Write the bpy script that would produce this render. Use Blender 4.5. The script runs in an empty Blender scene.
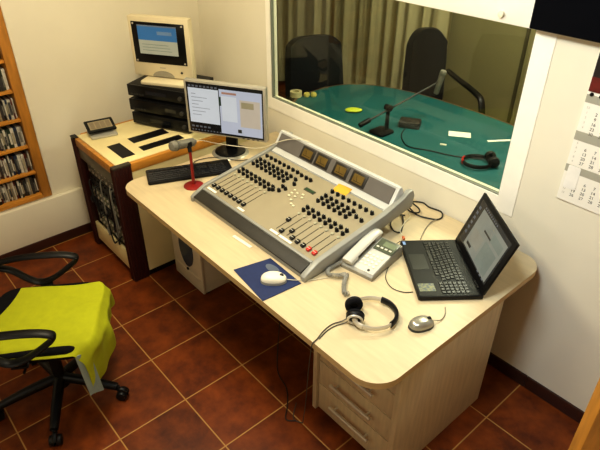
import bpy, bmesh, math, random
from mathutils import Vector, Matrix
random.seed(7)
C = bpy.context.scene.collection
PI = math.pi
R = math.radians

# ------------------------------------------------------------------ materials
def lin(c):
    if isinstance(c, str):
        c = [int(c[i:i+2], 16)/255 for i in (0, 2, 4)]
    return tuple((x/12.92 if x <= .04045 else ((x+.055)/1.055)**2.4) for x in c)

_M = {}
def mat(name, col, rough=.5, metal=0, var=.12, scale=12, stretch=(1, 1, 1), bump=0, emis=0, spec=.5, detail=3, col2=None):
    """procedural paint / plastic / wood: base colour broken up by noise"""
    if name in _M: return _M[name]
    m = bpy.data.materials.new(name); m.use_nodes = True
    nt = m.node_tree; b = nt.nodes['Principled BSDF']
    c = lin(col)
    tc = nt.nodes.new('ShaderNodeTexCoord'); mp = nt.nodes.new('ShaderNodeMapping')
    nz = nt.nodes.new('ShaderNodeTexNoise'); rp = nt.nodes.new('ShaderNodeValToRGB')
    mp.inputs['Scale'].default_value = stretch
    nz.inputs['Scale'].default_value = scale; nz.inputs['Detail'].default_value = detail
    lo = lin(col2) if col2 else tuple(x*(1-var) for x in c)
    hi = c if col2 else tuple(min(1, x*(1+var*.6)) for x in c)
    rp.color_ramp.elements[0].position = .3; rp.color_ramp.elements[1].position = .7
    rp.color_ramp.elements[0].color = (*lo, 1); rp.color_ramp.elements[1].color = (*hi, 1)
    L = nt.links.new
    L(tc.outputs['Object'], mp.inputs['Vector']); L(mp.outputs[0], nz.inputs['Vector'])
    L(nz.outputs['Fac'], rp.inputs[0]); L(rp.outputs[0], b.inputs['Base Color'])
    b.inputs['Roughness'].default_value = rough; b.inputs['Metallic'].default_value = metal
    b.inputs['Specular IOR Level'].default_value = spec
    if bump:
        bp = nt.nodes.new('ShaderNodeBump'); bp.inputs['Strength'].default_value = bump; bp.inputs['Distance'].default_value = .004
        L(nz.outputs['Fac'], bp.inputs['Height']); L(bp.outputs[0], b.inputs['Normal'])
    if emis:
        for l_ in list(b.inputs['Base Color'].links): nt.links.remove(l_)
        b.inputs['Base Color'].default_value = (.03, .03, .03, 1)
        L(rp.outputs[0], b.inputs['Emission Color']); b.inputs['Emission Strength'].default_value = emis
    _M[name] = m
    return m

def tile_mat():
    m = bpy.data.materials.new('floor_tiles'); m.use_nodes = True
    nt = m.node_tree; b = nt.nodes['Principled BSDF']; L = nt.links.new
    tc = nt.nodes.new('ShaderNodeTexCoord'); sp = nt.nodes.new('ShaderNodeSeparateXYZ')
    L(tc.outputs['Object'], sp.inputs[0])
    def math_(op, a, bb=None, cl=False):
        n = nt.nodes.new('ShaderNodeMath'); n.operation = op; n.use_clamp = cl
        for i, v in enumerate((a, bb)):
            if v is None: continue
            if isinstance(v, (int, float)): n.inputs[i].default_value = v
            else: L(v, n.inputs[i])
        return n.outputs[0]
    S = .345; ed = []; ids = []
    for ax in ('X', 'Y'):
        q = math_('DIVIDE', sp.outputs[ax], S)
        fr = math_('FRACT', q); ids.append(math_('FLOOR', q))
        d = math_('ABSOLUTE', math_('SUBTRACT', fr, .5))          # .5 at the joint
        ed.append(d)
    mx = math_('MAXIMUM', ed[0], ed[1])
    gr = nt.nodes.new('ShaderNodeMapRange'); gr.inputs[1].default_value = .4885; gr.inputs[2].default_value = .4935
    L(mx, gr.inputs[0])
    cm = nt.nodes.new('ShaderNodeCombineXYZ'); L(ids[0], cm.inputs[0]); L(ids[1], cm.inputs[1])
    wn = nt.nodes.new('ShaderNodeTexWhiteNoise'); L(cm.outputs[0], wn.inputs['Vector'])
    ad = nt.nodes.new('ShaderNodeVectorMath'); ad.operation = 'ADD'
    sc = nt.nodes.new('ShaderNodeVectorMath'); sc.operation = 'SCALE'; sc.inputs['Scale'].default_value = 7
    L(wn.outputs['Color'], sc.inputs[0]); L(tc.outputs['Object'], ad.inputs[0]); L(sc.outputs[0], ad.inputs[1])
    nz = nt.nodes.new('ShaderNodeTexNoise'); nz.inputs['Scale'].default_value = 9; nz.inputs['Detail'].default_value = 6; nz.inputs['Roughness'].default_value = .62
    L(ad.outputs[0], nz.inputs['Vector'])
    rp = nt.nodes.new('ShaderNodeValToRGB'); e = rp.color_ramp.elements
    e[0].position = .28; e[0].color = (*lin('4c1e08'), 1); e[1].position = .74; e[1].color = (*lin('8c4412'), 1)
    k = e.new(.5); k.color = (*lin('70330c'), 1)
    L(nz.outputs['Fac'], rp.inputs[0])
    hv = nt.nodes.new('ShaderNodeHueSaturation'); L(rp.outputs[0], hv.inputs['Color'])
    L(math_('ADD', math_('MULTIPLY', wn.outputs['Value'], .3), .85), hv.inputs['Value'])
    mix = nt.nodes.new('ShaderNodeMix'); mix.data_type = 'RGBA'
    L(gr.outputs[0], mix.inputs[0]); L(hv.outputs[0], mix.inputs[6]); mix.inputs[7].default_value = (*lin('b08448'), 1)
    L(mix.outputs[2], b.inputs['Base Color'])
    b.inputs['Roughness'].default_value = .42
    b.inputs['Specular IOR Level'].default_value = .3
    bp = nt.nodes.new('ShaderNodeBump'); bp.inputs['Strength'].default_value = .25; bp.inputs['Distance'].default_value = .003
    inv = math_('SUBTRACT', math_('MULTIPLY', nz.outputs['Fac'], .5), gr.outputs[0]); L(inv, bp.inputs['Height']); L(bp.outputs[0], b.inputs['Normal'])
    return m

def glass_mat():
    m = bpy.data.materials.new('window_glass'); m.use_nodes = True
    nt = m.node_tree; nt.nodes.clear(); L = nt.links.new
    o = nt.nodes.new('ShaderNodeOutputMaterial'); t = nt.nodes.new('ShaderNodeBsdfTransparent'); g = nt.nodes.new('ShaderNodeBsdfGlossy')
    t.inputs[0].default_value = (.90, .93, .87, 1); g.inputs['Roughness'].default_value = .02
    lw = nt.nodes.new('ShaderNodeLayerWeight'); lw.inputs[0].default_value = .5
    pw = nt.nodes.new('ShaderNodeMath'); pw.operation = 'POWER'; pw.inputs[1].default_value = 4
    ml = nt.nodes.new('ShaderNodeMath'); ml.operation = 'MULTIPLY_ADD'; ml.inputs[1].default_value = .5; ml.inputs[2].default_value = .03
    mx = nt.nodes.new('ShaderNodeMixShader')
    L(lw.outputs['Facing'], pw.inputs[0]); L(pw.outputs[0], ml.inputs[0]); L(ml.outputs[0], mx.inputs[0]); L(t.outputs[0], mx.inputs[1]); L(g.outputs[0], mx.inputs[2]); L(mx.outputs[0], o.inputs[0])
    return m

# ------------------------------------------------------------------ mesh builder
class MB:
    def __init__(s): s.bm = bmesh.new(); s.mats = []
    def mi(s, m):
        if m not in s.mats: s.mats.append(m)
        return s.mats.index(m)
    def add(s, tb, m, M=None):
        if M is not None: bmesh.ops.transform(tb, matrix=M, verts=tb.verts)
        i = s.mi(m); mp = {}
        for v in tb.verts: mp[v] = s.bm.verts.new(v.co)
        for f in tb.faces:
            try: n = s.bm.faces.new([mp[v] for v in f.verts])
            except ValueError: continue
            n.material_index = i; n.smooth = True
        tb.free(); return s
    def box(s, c, d, m, rot=None, bev=0, seg=2):
        tb = bmesh.new(); bmesh.ops.create_cube(tb, size=1)
        bmesh.ops.scale(tb, vec=d, verts=tb.verts)
        if bev: bmesh.ops.bevel(tb, geom=tb.edges[:], offset=min(bev, min(d)*.49), segments=seg, profile=.5, affect='EDGES')
        M = Matrix.Translation(c) @ (rot.to_4x4() if rot is not None else Matrix())
        return s.add(tb, m, M)
    def span(s, a, b, m, bev=0, seg=2):
        return s.box([(a[i]+b[i])/2 for i in range(3)], [abs(b[i]-a[i]) for i in range(3)], m, None, bev, seg)
    def cyl(s, p0, p1, r0, r1, m, n=20, bev=0):
        p0, p1 = Vector(p0), Vector(p1); d = p1-p0
        tb = bmesh.new(); bmesh.ops.create_cone(tb, cap_ends=True, segments=n, radius1=r0, radius2=r1, depth=d.length)
        if bev:
            ed = [e for e in tb.edges if abs(e.verts[0].co.z-e.verts[1].co.z) < 1e-6]
            bmesh.ops.bevel(tb, geom=ed, offset=bev, segments=2, profile=.5, affect='EDGES')
        q = Vector((0, 0, 1)).rotation_difference(d.normalized())
        return s.add(tb, m, Matrix.Translation((p0+p1)/2) @ q.to_matrix().to_4x4())
    def tube(s, pts, r, m, n=8, smooth=0, closed=False, flat=None, up=None):
        """r radius or list; flat=(a,b) elliptic section, up = section's a-axis hint"""
        P = [Vector(p) for p in pts]
        rs = r if isinstance(r, (list, tuple)) else [r]*len(P)
        if smooth:
            Q = []; rr = []; N = len(P); segs = N if closed else N-1
            for i in range(segs):
                g = lambda k: P[k % N] if closed else P[max(0, min(N-1, k))]
                p0, p1, p2, p3 = g(i-1), g(i), g(i+1), g(i+2)
                for k in range(smooth):
                    t = k/smooth
                    Q.append(.5*((2*p1)+(p2-p0)*t+(2*p0-5*p1+4*p2-p3)*t*t+(3*p1-p0-3*p2+p3)*t**3))
                    rr.append(rs[i]*(1-t)+rs[(i+1) % N]*t)
            if not closed: Q.append(P[-1]); rr.append(rs[-1])
            P, rs = Q, rr
        N = len(P); tb = bmesh.new(); rings = []; nrm = None
        for i in range(N):
            if closed: t = (P[(i+1) % N]-P[i-1]).normalized()
            else: t = (P[min(N-1, i+1)]-P[max(0, i-1)]).normalized()
            if up is not None: a = Vector(up); a = (a-t*a.dot(t)).normalized()
            elif nrm is None:
                a = Vector((0, 0, 1)) if abs(t.z) < .9 else Vector((1, 0, 0)); a = (a-t*a.dot(t)).normalized()
            else: a = (nrm-t*nrm.dot(t)).normalized()
            nrm = a; b = t.cross(a)
            fa, fb = flat if flat else (rs[i], rs[i])
            rings.append([tb.verts.new(P[i]+a*fa*math.cos(2*PI*k/n)+b*fb*math.sin(2*PI*k/n)) for k in range(n)])
        for i in range(N if closed else N-1):
            A, B = rings[i], rings[(i+1) % N]
            for k in range(n): tb.faces.new((A[k], A[(k+1) % n], B[(k+1) % n], B[k]))
        if not closed: tb.faces.new(rings[0][::-1]); tb.faces.new(rings[-1])
        bmesh.ops.recalc_face_normals(tb, faces=tb.faces)
        return s.add(tb, m)
    def lathe(s, prof, m, c=(0, 0, 0), n=24, M=None):
        tb = bmesh.new(); rings = []
        for r, z in prof:
            rings.append([tb.verts.new((max(r, 1e-5)*math.cos(2*PI*k/n), max(r, 1e-5)*math.sin(2*PI*k/n), z)) for k in range(n)])
        for A, B in zip(rings, rings[1:]):
            for k in range(n): tb.faces.new((A[k], A[(k+1) % n], B[(k+1) % n], B[k]))
        bmesh.ops.remove_doubles(tb, verts=tb.verts, dist=1e-5)
        bmesh.ops.holes_fill(tb, edges=tb.edges, sides=0)
        bmesh.ops.recalc_face_normals(tb, faces=tb.faces)
        return s.add(tb, m, Matrix.Translation(c) @ (M or Matrix()))
    def prism(s, poly, z0, z1, m, M=None, bev=0, seg=2):
        tb = bmesh.new(); A = [tb.verts.new((x, y, z0)) for x, y in poly]; B = [tb.verts.new((x, y, z1)) for x, y in poly]
        n = len(poly); tb.faces.new(A[::-1]); tb.faces.new(B)
        for k in range(n): tb.faces.new((A[k], A[(k+1) % n], B[(k+1) % n], B[k]))
        bmesh.ops.recalc_face_normals(tb, faces=tb.faces)
        if bev:
            ed = [e for e in tb.edges if abs(e.verts[0].co.z-e.verts[1].co.z) < 1e-7]
            bmesh.ops.bevel(tb, geom=ed, offset=bev, segments=seg, profile=.5, affect='EDGES')
        return s.add(tb, m, M)
    def ball(s, c, r, m, M=None, u=16, v=10):
        tb = bmesh.new(); bmesh.ops.create_uvsphere(tb, u_segments=u, v_segments=v, radius=1)
        bmesh.ops.scale(tb, vec=r, verts=tb.verts)
        return s.add(tb, m, Matrix.Translation(c) @ (M or Matrix()))
    def grid(s, fn, nu, nv, m, thick=0):
        tb = bmesh.new()
        V = [[tb.verts.new(fn(i/nu, j/nv)) for j in range(nv+1)] for i in range(nu+1)]
        for i in range(nu):
            for j in range(nv): tb.faces.new((V[i][j], V[i+1][j], V[i+1][j+1], V[i][j+1]))
        bmesh.ops.recalc_face_normals(tb, faces=tb.faces)
        if thick: bmesh.ops.solidify(tb, geom=tb.faces[:], thickness=thick)
        return s.add(tb, m)
    def quad(s, pts, m):
        tb = bmesh.new(); tb.faces.new([tb.verts.new(p) for p in pts]); return s.add(tb, m)
    def text(s, body, size, m, M, align='CENTER', extr=.0004):
        cu = bpy.data.curves.new('t', 'FONT'); cu.body = body; cu.size = size; cu.align_x = align; cu.extrude = extr
        o = bpy.data.objects.new('t', cu); C.objects.link(o)
        dg = bpy.context.evaluated_depsgraph_get(); me = bpy.data.meshes.new_from_object(o.evaluated_get(dg))
        tb = bmesh.new(); tb.from_mesh(me); bpy.data.objects.remove(o); bpy.data.curves.remove(cu); bpy.data.meshes.remove(me)
        return s.add(tb, m, M)
    def sx(s, kx, kz):
        bmesh.ops.transform(s.bm, matrix=Matrix.Translation((-.026, 0, 0)) @ Matrix.Diagonal((kx, 1, kz, 1)), verts=s.bm.verts); return s
    def build(s, name, parent=None, loc=(0, 0, 0), rotz=0, ang=38, org=None):
        """org: shift the origin to this point (geometry stays where it is)"""
        me = bpy.data.meshes.new(name)
        if org is not None: bmesh.ops.translate(s.bm, vec=-Vector(org), verts=s.bm.verts)
        s.bm.normal_update()
        for e in s.bm.edges:
            if len(e.link_faces) == 2 and e.calc_face_angle(0) > R(ang): e.smooth = False
        s.bm.to_mesh(me); s.bm.free()
        for m in s.mats: me.materials.append(m)
        o = bpy.data.objects.new(name, me); C.objects.link(o)
        o.location = org if org is not None else loc
        o.rotation_euler = (0, 0, rotz)
        if parent: o.parent = parent
        return o

def RZ(a): return Matrix.Rotation(a, 3, 'Z')
def RX(a): return Matrix.Rotation(a, 3, 'X')
def RY(a): return Matrix.Rotation(a, 3, 'Y')
def tag(o, label, cat, group=None):
    o['label'] = label; o['category'] = cat
    if group: o['group'] = group
    return o
def thing(name, label, cat, loc=(0, 0, 0), rotz=0, group=None):
    o = bpy.data.objects.new(name, None); C.objects.link(o); o.empty_display_size = .05
    o.location = loc; o.rotation_euler = (0, 0, rotz)
    return tag(o, label, cat, group)
def plabel(o, label): o['label'] = label; return o
def struct(o, label=None):
    o['kind'] = 'structure'
    if label: o['label'] = label
    return o
def share(src, name, parent, loc, rot=None):
    o = src.copy(); C.objects.link(o); o.name = name; o.parent = parent; o.location = loc
    if rot is not None: o.rotation_euler = rot
    return o
def rrect(x0, y0, x1, y1, r, n=8):
    """rounded rectangle; r = radii at (x0y0, x1y0, x1y1, x0y1)"""
    if not isinstance(r, (list, tuple)): r = [r]*4
    out = []
    for (cx, cy, a0, rr) in ((x0+r[0], y0+r[0], PI, r[0]), (x1-r[1], y0+r[1], 1.5*PI, r[1]), (x1-r[2], y1-r[2], 0, r[2]), (x0+r[3], y1-r[3], .5*PI, r[3])):
        k = n if rr > 0 else 0
        for i in range(k+1):
            a = a0+(PI/2*i/k if k else 0); out.append((cx+rr*math.cos(a), cy+rr*math.sin(a)))
    return out

# palette
WALL = mat('wall_paint', 'e9e3d0', .85, var=.03, scale=3, bump=.03)
WHITE = mat('white_paint', 'fcf8ec', .6, var=.03)
LAM = mat('light_maple_laminate', 'cdbb97', .42, var=.07, scale=4, stretch=(1.5, 14, 14), detail=5)
LAMV = mat('light_maple_front', 'cdbb97', .45, var=.12, scale=4, stretch=(14, 14, 1.5), detail=5)
EDGE = mat('laminate_edging', 'c3a673', .5, var=.1, scale=6, stretch=(2, 2, 10))
PINE = mat('orange_pine', 'bd8233', .45, var=.22, scale=5, stretch=(8, 8, 1.2), detail=5)
PINEY = mat('orange_pine_lengthwise', 'c98a34', .45, var=.22, scale=5, stretch=(8, 1.2, 8), detail=5)
MAHOG = mat('dark_red_wood', '330906', .45, var=.3, scale=6, stretch=(10, 10, 1.2))
CREAM = mat('cream_panel', 'e6d7a2', .5, var=.05, scale=8)
BLK = mat('black_plastic', '0c0b0b', .45, spec=.3, var=.2)
BLKG = mat('glossy_black', '08090b', .28, spec=.3, var=.2)
BLKF = mat('black_fabric', '0c0b0e', .9, spec=.2, var=.25, scale=60, bump=.1)
DGREY = mat('dark_grey_plastic', '34332f', .5, var=.1)
SILV = mat('silver_plastic', 'b9b5a8', .35, metal=.35, var=.06)
CHROME = mat('brushed_metal', 'd4ccbe', .35, metal=.5, var=.06)
CONS = mat('console_grey_paint', '989790', .42, metal=.1, var=.04)
CONSP = mat('console_panel_beige', '9c9178', .5, var=.04)
CONSL = mat('console_light_grey', 'c9c9c4', .4, var=.03)
OFFW = mat('offwhite_plastic', 'eee6d0', .4, var=.04)
SKIRT = mat('dark_brown_skirting_tile', '3a1a10', .4, var=.2, scale=7)
RED = mat('red_paint', '8a120a', .4, var=.1)
REDC = mat('red_plastic', 'c92a1e', .35, var=.1)
LEATH = mat('black_leather', '101013', .45, spec=.3, var=.2, scale=25, bump=.06)
TEAL = mat('teal_cloth_top', '0c5a5c', .55, var=.1, scale=5)
BROWNW = mat('brown_wood_rim', '6a4526', .5, var=.2, scale=6)

# ------------------------------------------------------------------ the setting
YB, XL, ZC = 1.35, -1.43, 2.72
f = MB(); f.span((-3.6, -2.3, -.08), (2.6, 3.6, 0), tile_mat()); struct(f.build('floor'))
f = MB(); f.span((-3.6, -2.3, ZC), (2.6, 3.6, ZC+.1), WALL); struct(f.build('ceiling'))
# left wall with a niche for the disc shelves
NY0, NY1, NZ0, NZ1 = -.78, .098, .352, 2.16
f = MB()
f.span((-1.63, NY1, 0), (XL, YB, ZC), WALL); f.span((-1.63, -2.3, 0), (XL, NY0, ZC), WALL)
f.span((-1.63, NY0, 0), (XL, NY1, NZ0), WALL); f.span((-1.63, NY0, NZ1), (XL, NY1, ZC), WALL)
f.span((-1.66, NY0-.02, 0), (-1.63, NY1+.02, ZC), WALL)
struct(f.build('wall_left'))
f = MB(); f.span((XL, -2.3, 0), (-1.394, YB, .345), WALL, bev=.006); struct(f.build('trim_1'), 'low plastered ledge along the left wall')
# back wall with the studio window
WX0, WX1, WZ0, WZ1, YT = -.622, 1.03, .957, 1.695, 1.40
f = MB()
f.span((-3.6, YB, 0), (WX0, YT, ZC), WALL); f.span((WX1, YB, 0), (2.6, YT, ZC), WALL)
f.span((WX0, YB, 0), (WX1, YT, WZ0), WALL); f.span((WX0, YB, WZ1), (WX1, YT, ZC), WALL)
struct(f.build('wall_back'))
f = MB(); f.span((2.5, -2.3, 0), (2.6, YB, ZC), WALL); struct(f.build('wall_right'))
f = MB(); f.span((-3.6, -2.4, 0), (2.6, -2.3, ZC), WALL); struct(f.build('wall_front'))
f = MB(); f.span((-1.394, -2.3, 0), (-1.384, YB-.012, .07), SKIRT, bev=.002); struct(f.build('baseboard_left'))
f = MB()
x = -1.384
for k in range(13):
    x1 = min(2.5, (-4+k+.06)*.345) if k else -1.36
    if x1 > x+.01:
        f.span((x, YB-.012, 0), (x1-.002, YB, .075), SKIRT, bev=.002); x = x1
struct(f.build('baseboard_back'))
w = bpy.data.objects.new('window_1', None); C.objects.link(w); struct(w, 'studio window in a white frame'); w.location = (.2, YB, 1.3)
def wchild(mb, nm): 
    o = mb.build(nm); o.parent = w; o.location = Vector(o.location)-Vector(w.location); o['kind'] = 'structure'; return o
f = MB(); cw = .085
f.span((WX0-.05, YB-.004, WZ0-.075), (WX1, YB, WZ0), WHITE)
f.span((WX0-.04, YB-.004, WZ0), (WX0, YB, WZ1), WHITE); f.span((WX1, YB-.0035, WZ0-.075), (WX1+cw, YB, WZ1), WHITE)
f.span((WX0-.05, YB-.02, WZ1), (WX1+.005, YB, WZ1+.16), WHITE, bev=.004)
wchild(f, 'window_frame')
f = MB(); SEAL = mat('grey_glazing_seal', '74776a', .5)
for a, b in (((WX0, 1.352, WZ0), (WX0+.007, 1.372, WZ1)), ((WX1-.004, 1.352, WZ0), (WX1, 1.372, WZ1)), ((WX0, 1.352, WZ0), (WX1, 1.372, WZ0+.005)), ((WX0, 1.352, WZ1-.004), (WX1, 1.372, WZ1))):
    f.span(a, b, SEAL)
wchild(f, 'glazing_seal')
f = MB(); f.span((WX0+.006, 1.360, WZ0+.004), (WX1-.003, 1.364, WZ1-.003), glass_mat()); wchild(f, 'glass_pane')
f = MB(); f.lathe([(0, 0), (.012, 0), (.014, .006), (.012, .014), (0, .017)], OFFW, M=Matrix.Rotation(PI/2, 4, 'X'), n=16)
o = wchild(f, 'knob'); o.location = Vector((.883, YB-.02, 1.728))-Vector(w.location)
# open door leaf at the right edge
dr = bpy.data.objects.new('door_1', None); C.objects.link(dr); struct(dr, 'orange wooden door standing open'); dr.location = (1.872, .432, 0); dr.rotation_euler = (0, 0, math.atan2(.66, .75))
f = MB(); f.span((0, -.028, .008), (.74, .028, 2.02), PINE, bev=.004)
o = f.build('door_leaf', dr); o['kind'] = 'structure'
f = MB()
for sy in (-1, 1):
    f.cyl((.06, sy*.028, 1.03), (.06, sy*.07, 1.03), .009, .009, CHROME); f.tube([(.06, sy*.066, 1.03), (.17, sy*.066, 1.03)], .009, CHROME, 10)
o = f.build('door_handle', dr); o['kind'] = 'structure'

# the studio behind the glass
SW = mat('studio_wall_paint', '857d55', .9, var=.06, scale=3)
f = MB(); f.span((-3.6, 3.44, 0), (2.6, 3.56, ZC), SW); struct(f.build('wall_far'))
f = MB(); f.span((-3.7, YT, 0), (-3.6, 3.44, ZC), SW); struct(f.build('wall_far_left'))
f = MB(); f.span((2.5, YT, 0), (2.6, 3.44, ZC), SW); struct(f.build('wall_far_right'))
f = MB(); f.span((-.075, 3.425, 0), (-.05, 3.44, ZC), mat('dark_seam', '4a4326', .7)); struct(f.build('trim_2'), 'narrow dark upright strip on the far studio wall')
CURT = mat('beige_green_curtain', 'b5ab82', .9, var=.12, scale=5, stretch=(9, 1, .4))
f = MB()
def cur(u, v):
    X = -3.55+u*2.85
    fo = .03*math.sin(X*41+1.2*math.sin(X*5.3))+.018*math.sin(X*17.3+.7)+.012*math.sin(X*73)
    return (X, 3.33+fo*(1-.25*v), .04+v*2.5)
f.grid(cur, 300, 10, CURT)
tag(f.build('curtain', ang=80, org=(-2.1, 3.33, .04)), 'beige green full-length curtain in deep folds behind the studio chairs', 'curtain')

# ------------------------------------------------------------------ disc shelves in the niche
t = thing('disc_shelf', 'orange pine shelf unit full of disc cases set into the left wall', 'shelf', (-1.52, (NY0+NY1)/2, NZ0+.002))
oy = t.location.y
def loc_in(mb, nm, par): # build in world coordinates, then parent
    o = mb.build(nm); o.parent = par; o.location = -Vector(par.location); return o
z0 = NZ0+.002
f = MB(); f.span((-1.61, .036, z0), (-1.42, .094, NZ1-.004), PINE, bev=.003); loc_in(f, 'side_board', t)
f = MB(); f.span((-1.61, NY0+.004, z0), (-1.42, NY0+.06, NZ1-.004), PINE, bev=.003); loc_in(f, 'side_board', t)
f = MB(); f.span((-1.61, NY0+.06, z0), (-1.42, .036, z0+.03), PINEY, bev=.003); loc_in(f, 'bottom_board', t)
f = MB(); f.span((-1.61, NY0+.06, NZ1-.03), (-1.42, .036, NZ1-.004), PINEY, bev=.003); loc_in(f, 'top_board', t)
f = MB(); f.span((-1.618, NY0+.06, z0+.03), (-1.612, .036, NZ1-.03), mat('dark_back_board', '3a2410', .7)); loc_in(f, 'back_board', t)
tops = [z0+.03]
for k in range(9):
    zt = .548+.179*k; tops.append(zt)
    f = MB(); f.span((-1.61, NY0+.06, zt-.018), (-1.432, .036, zt), PINEY, bev=.002); loc_in(f, 'shelf_board', t)
cdcols = [('black', '1a1a1c'), ('white', 'd8d4c6'), ('grey', '8a877c'), ('dark blue', '27344e'), ('dark green', '2c3d30'), ('dark red', '5c2420'), ('beige', 'a89878'), ('brown', '4d3626'), ('pale grey', 'bdb9ac'), ('charcoal', '35342f')]
ordin = ['outermost', 'second', 'third', 'fourth', 'fifth', 'sixth', 'seventh', 'eighth', 'ninth', 'tenth', 'eleventh', 'twelfth', 'thirteenth', 'fourteenth', 'fifteenth', 'sixteenth', 'seventeenth', 'eighteenth', 'nineteenth', 'twentieth', 'twenty-first', 'twenty-second', 'twenty-third', 'twenty-fourth', 'twenty-fifth', 'twenty-sixth']
shn = ['lowest shelf', 'second shelf up', 'third shelf up', 'fourth shelf up', 'fifth shelf up', 'sixth shelf up', 'seventh shelf up']
for si, yl in enumerate((-.27, -.235, -.185, -.135, -.09, -.05)):
    y = .030; n = 0
    while y > yl and n < 24:
        w_ = random.choice((.0095, .0105, .0105, .012, .018))
        h_ = .124 if random.random() < .85 else random.choice((.105, .136))
        cn, ch = random.choice(cdcols)
        f = MB(); cm = mat('disc_case_'+cn.replace(' ', '_'), ch, .3, var=.35, scale=50)
        f.span((-.135, -w_/2, 0), (0, w_/2, h_), cm, bev=.0012, seg=1)
        f.span((.0, -w_*.36, h_*random.uniform(.1, .3)), (.0006, w_*.36, h_*random.uniform(.6, .9)), mat('disc_spine_label_'+str(n % 4), ('c9c4b4', '77756c', '3b3a3a', 'a49a80')[n % 4], .5))
        o = f.build('disc_case', loc=(-1.452+random.uniform(-.012, .006), y-w_/2, tops[si]+.0005))
        tag(o, f'{cn} disc case, {ordin[n]} from the right post on the {shn[si]}', 'disc case', f'disc cases on the {shn[si]}')
        y -= w_+.0008; n += 1

# ------------------------------------------------------------------ desk
D = .742
desk = thing('desk', 'long pale maple desk with rounded corners along the studio window wall', 'desk', (.37, .8, 0))
def dpart(mb, nm, par=desk): return loc_in(mb, nm, par)
f = MB(); poly = rrect(-.572, .232, 1.324, YB-.013, (.10, .115, .10, 0), 10)
f.prism(poly, D-.03, D-.0012, EDGE); f.prism(poly, D-.0012, D, LAM)
dpart(f, 'desk_top')
f = MB(); f.span((1.262, .425, 0), (1.288, 1.10, D-.031), LAMV, bev=.001); dpart(f, 'end_panel')
f = MB(); f.span((-.56, .95, 0), (-.535, 1.30, D-.031), LAMV, bev=.001); dpart(f, 'end_panel')
f = MB(); f.span((-.533, 1.0, .25), (.797, 1.018, D-.031), LAMV); dpart(f, 'modesty_panel')
# drawer pedestal
ped = thing('drawer_pedestal', 'pale maple drawer cabinet with bar handles beneath the right end of the desk', 'cabinet', (1.03, .72, 0))
f = MB(); f.span((.825, .465, .02), (1.258, 1.05, D-.033), LAMV); f.span((.83, .475, 0), (1.25, 1.04, .02), BLK); dpart(f, 'carcass', ped)
f = MB(); f.span((.80, .432, .03), (.823, 1.05, D-.033), LAMV, bev=.001); dpart(f, 'side_panel', ped)
for k, (a, b) in enumerate(((.04, .206), (.212, .352), (.358, .498), (.504, .70))):
    f = MB(); f.span((.827, .447, a), (1.254, .465, b), LAMV, bev=.0015); d = dpart(f, 'drawer', ped)
    f = MB(); zz = b-.06
    f.cyl((.925, .420, zz), (1.16, .420, zz), .008, .008, CHROME, 12)
    for hx in (.95, 1.135): f.cyl((hx, .420, zz), (hx, .447, zz), .0055, .0055, CHROME, 10)
    o = f.build('handle'); o.parent = d
# computer case under the desk
pc = thing('computer_case', 'white computer case with dark oval front panel standing on the floor under the desk', 'computer', (-.41, .70, 0))
CASE = mat('white_case_plastic', 'd9ceb2', .5, var=.05)
f = MB(); f.span((-.565, .512, .012), (-.255, .93, .44), CASE, bev=.008)
for a in (-.545, -.275):
    for b in (.54, .9): f.cyl((a, b, 0), (a, b, .014), .014, .014, BLK, 12)
dpart(f, 'case_body', pc)
f = MB(); f.span((-.575, .494, .014), (-.248, .514, .445), CASE, bev=.008)
f.span((-.55, .490, .10), (-.27, .496, .125), CASE, bev=.003)
dpart(f, 'front_bezel', pc)
f = MB(); f.prism([(.075*math.cos(a)*(1 if math.sin(a) < 0 else 1.0), .13*math.sin(a)) for a in [2*PI*k/32 for k in range(32)]], 0, .006, mat('dark_blue_glass', '434e58', .2), M=Matrix.Translation((-.40, .494, .285)) @ Matrix.Rotation(PI/2, 4, 'X')); dpart(f, 'oval_panel', pc)
f = MB(); f.cyl((-.40, .4905, .135), (-.40, .484, .135), .009, .009, BLK, 14); dpart(f, 'power_button', pc)

# ------------------------------------------------------------------ equipment rack
RX0, RX1, RY0, RY1, RH = -1.24, -.655, .245, 1.29, .80
rack = thing('equipment_rack', 'dark red and pine equipment rack with cream top in the left back corner', 'rack', ((RX0+RX1)/2, (RY0+RY1)/2, 0))
rp = lambda mb, nm: loc_in(mb, nm, rack)
f = MB(); f.span((RX0, RY0+.03, .035), (RX0+.02, RY1, .745), CREAM); f.span((RX0+.01, RY0+.05, 0), (RX0+.02, RY1, .035), BLK); plabel(rp(f, 'side_panel'), 'cream left side panel')
f = MB(); f.span((RX1-.02, RY0+.03, .04), (RX1, RY1, .745), CREAM); f.span((RX1-.022, RY0+.05, 0), (RX1-.006, RY1, .04), BLK); rp(f, 'side_panel')
f = MB(); f.span((RX0+.02, RY1-.02, .04), (RX1-.02, RY1, .745), CREAM); rp(f, 'back_panel')
f = MB(); f.span((RX0+.02, RY0+.06, .03), (RX1-.022, RY1-.02, .05), CREAM); rp(f, 'floor_panel')
def post(x0, x1, y0, y1, ridge_side):
    f = MB(); f.span((x0, y0, .002), (x1, y1, RH-.012), MAHOG, bev=.003)
    if ridge_side:
        k = y0+.012
        while k < y1-.008:
            f.cyl((x1-.001, k, .004), (x1-.001, k, RH-.014), .006, .006, MAHOG, 8); k += .019
    k = x0+.01
    while k < x1-.006:
        f.cyl((k, y0+.001, .004), (k, y0+.001, RH-.014), .0055, .0055, MAHOG, 8); k += .017
    return rp(f, 'corner_post')
post(RX0-.006, RX0+.05, RY0, RY0+.06, False)
post(RX1-.045, RX1+.004, RY0, RY0+.105, True)
f = MB(); f.span((RX0+.05, RY0+.004, .745), (RX1-.045, RY0+.03, RH-.003), PINE, bev=.003); plabel(rp(f, 'rim_board'), 'pine front rim')
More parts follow.
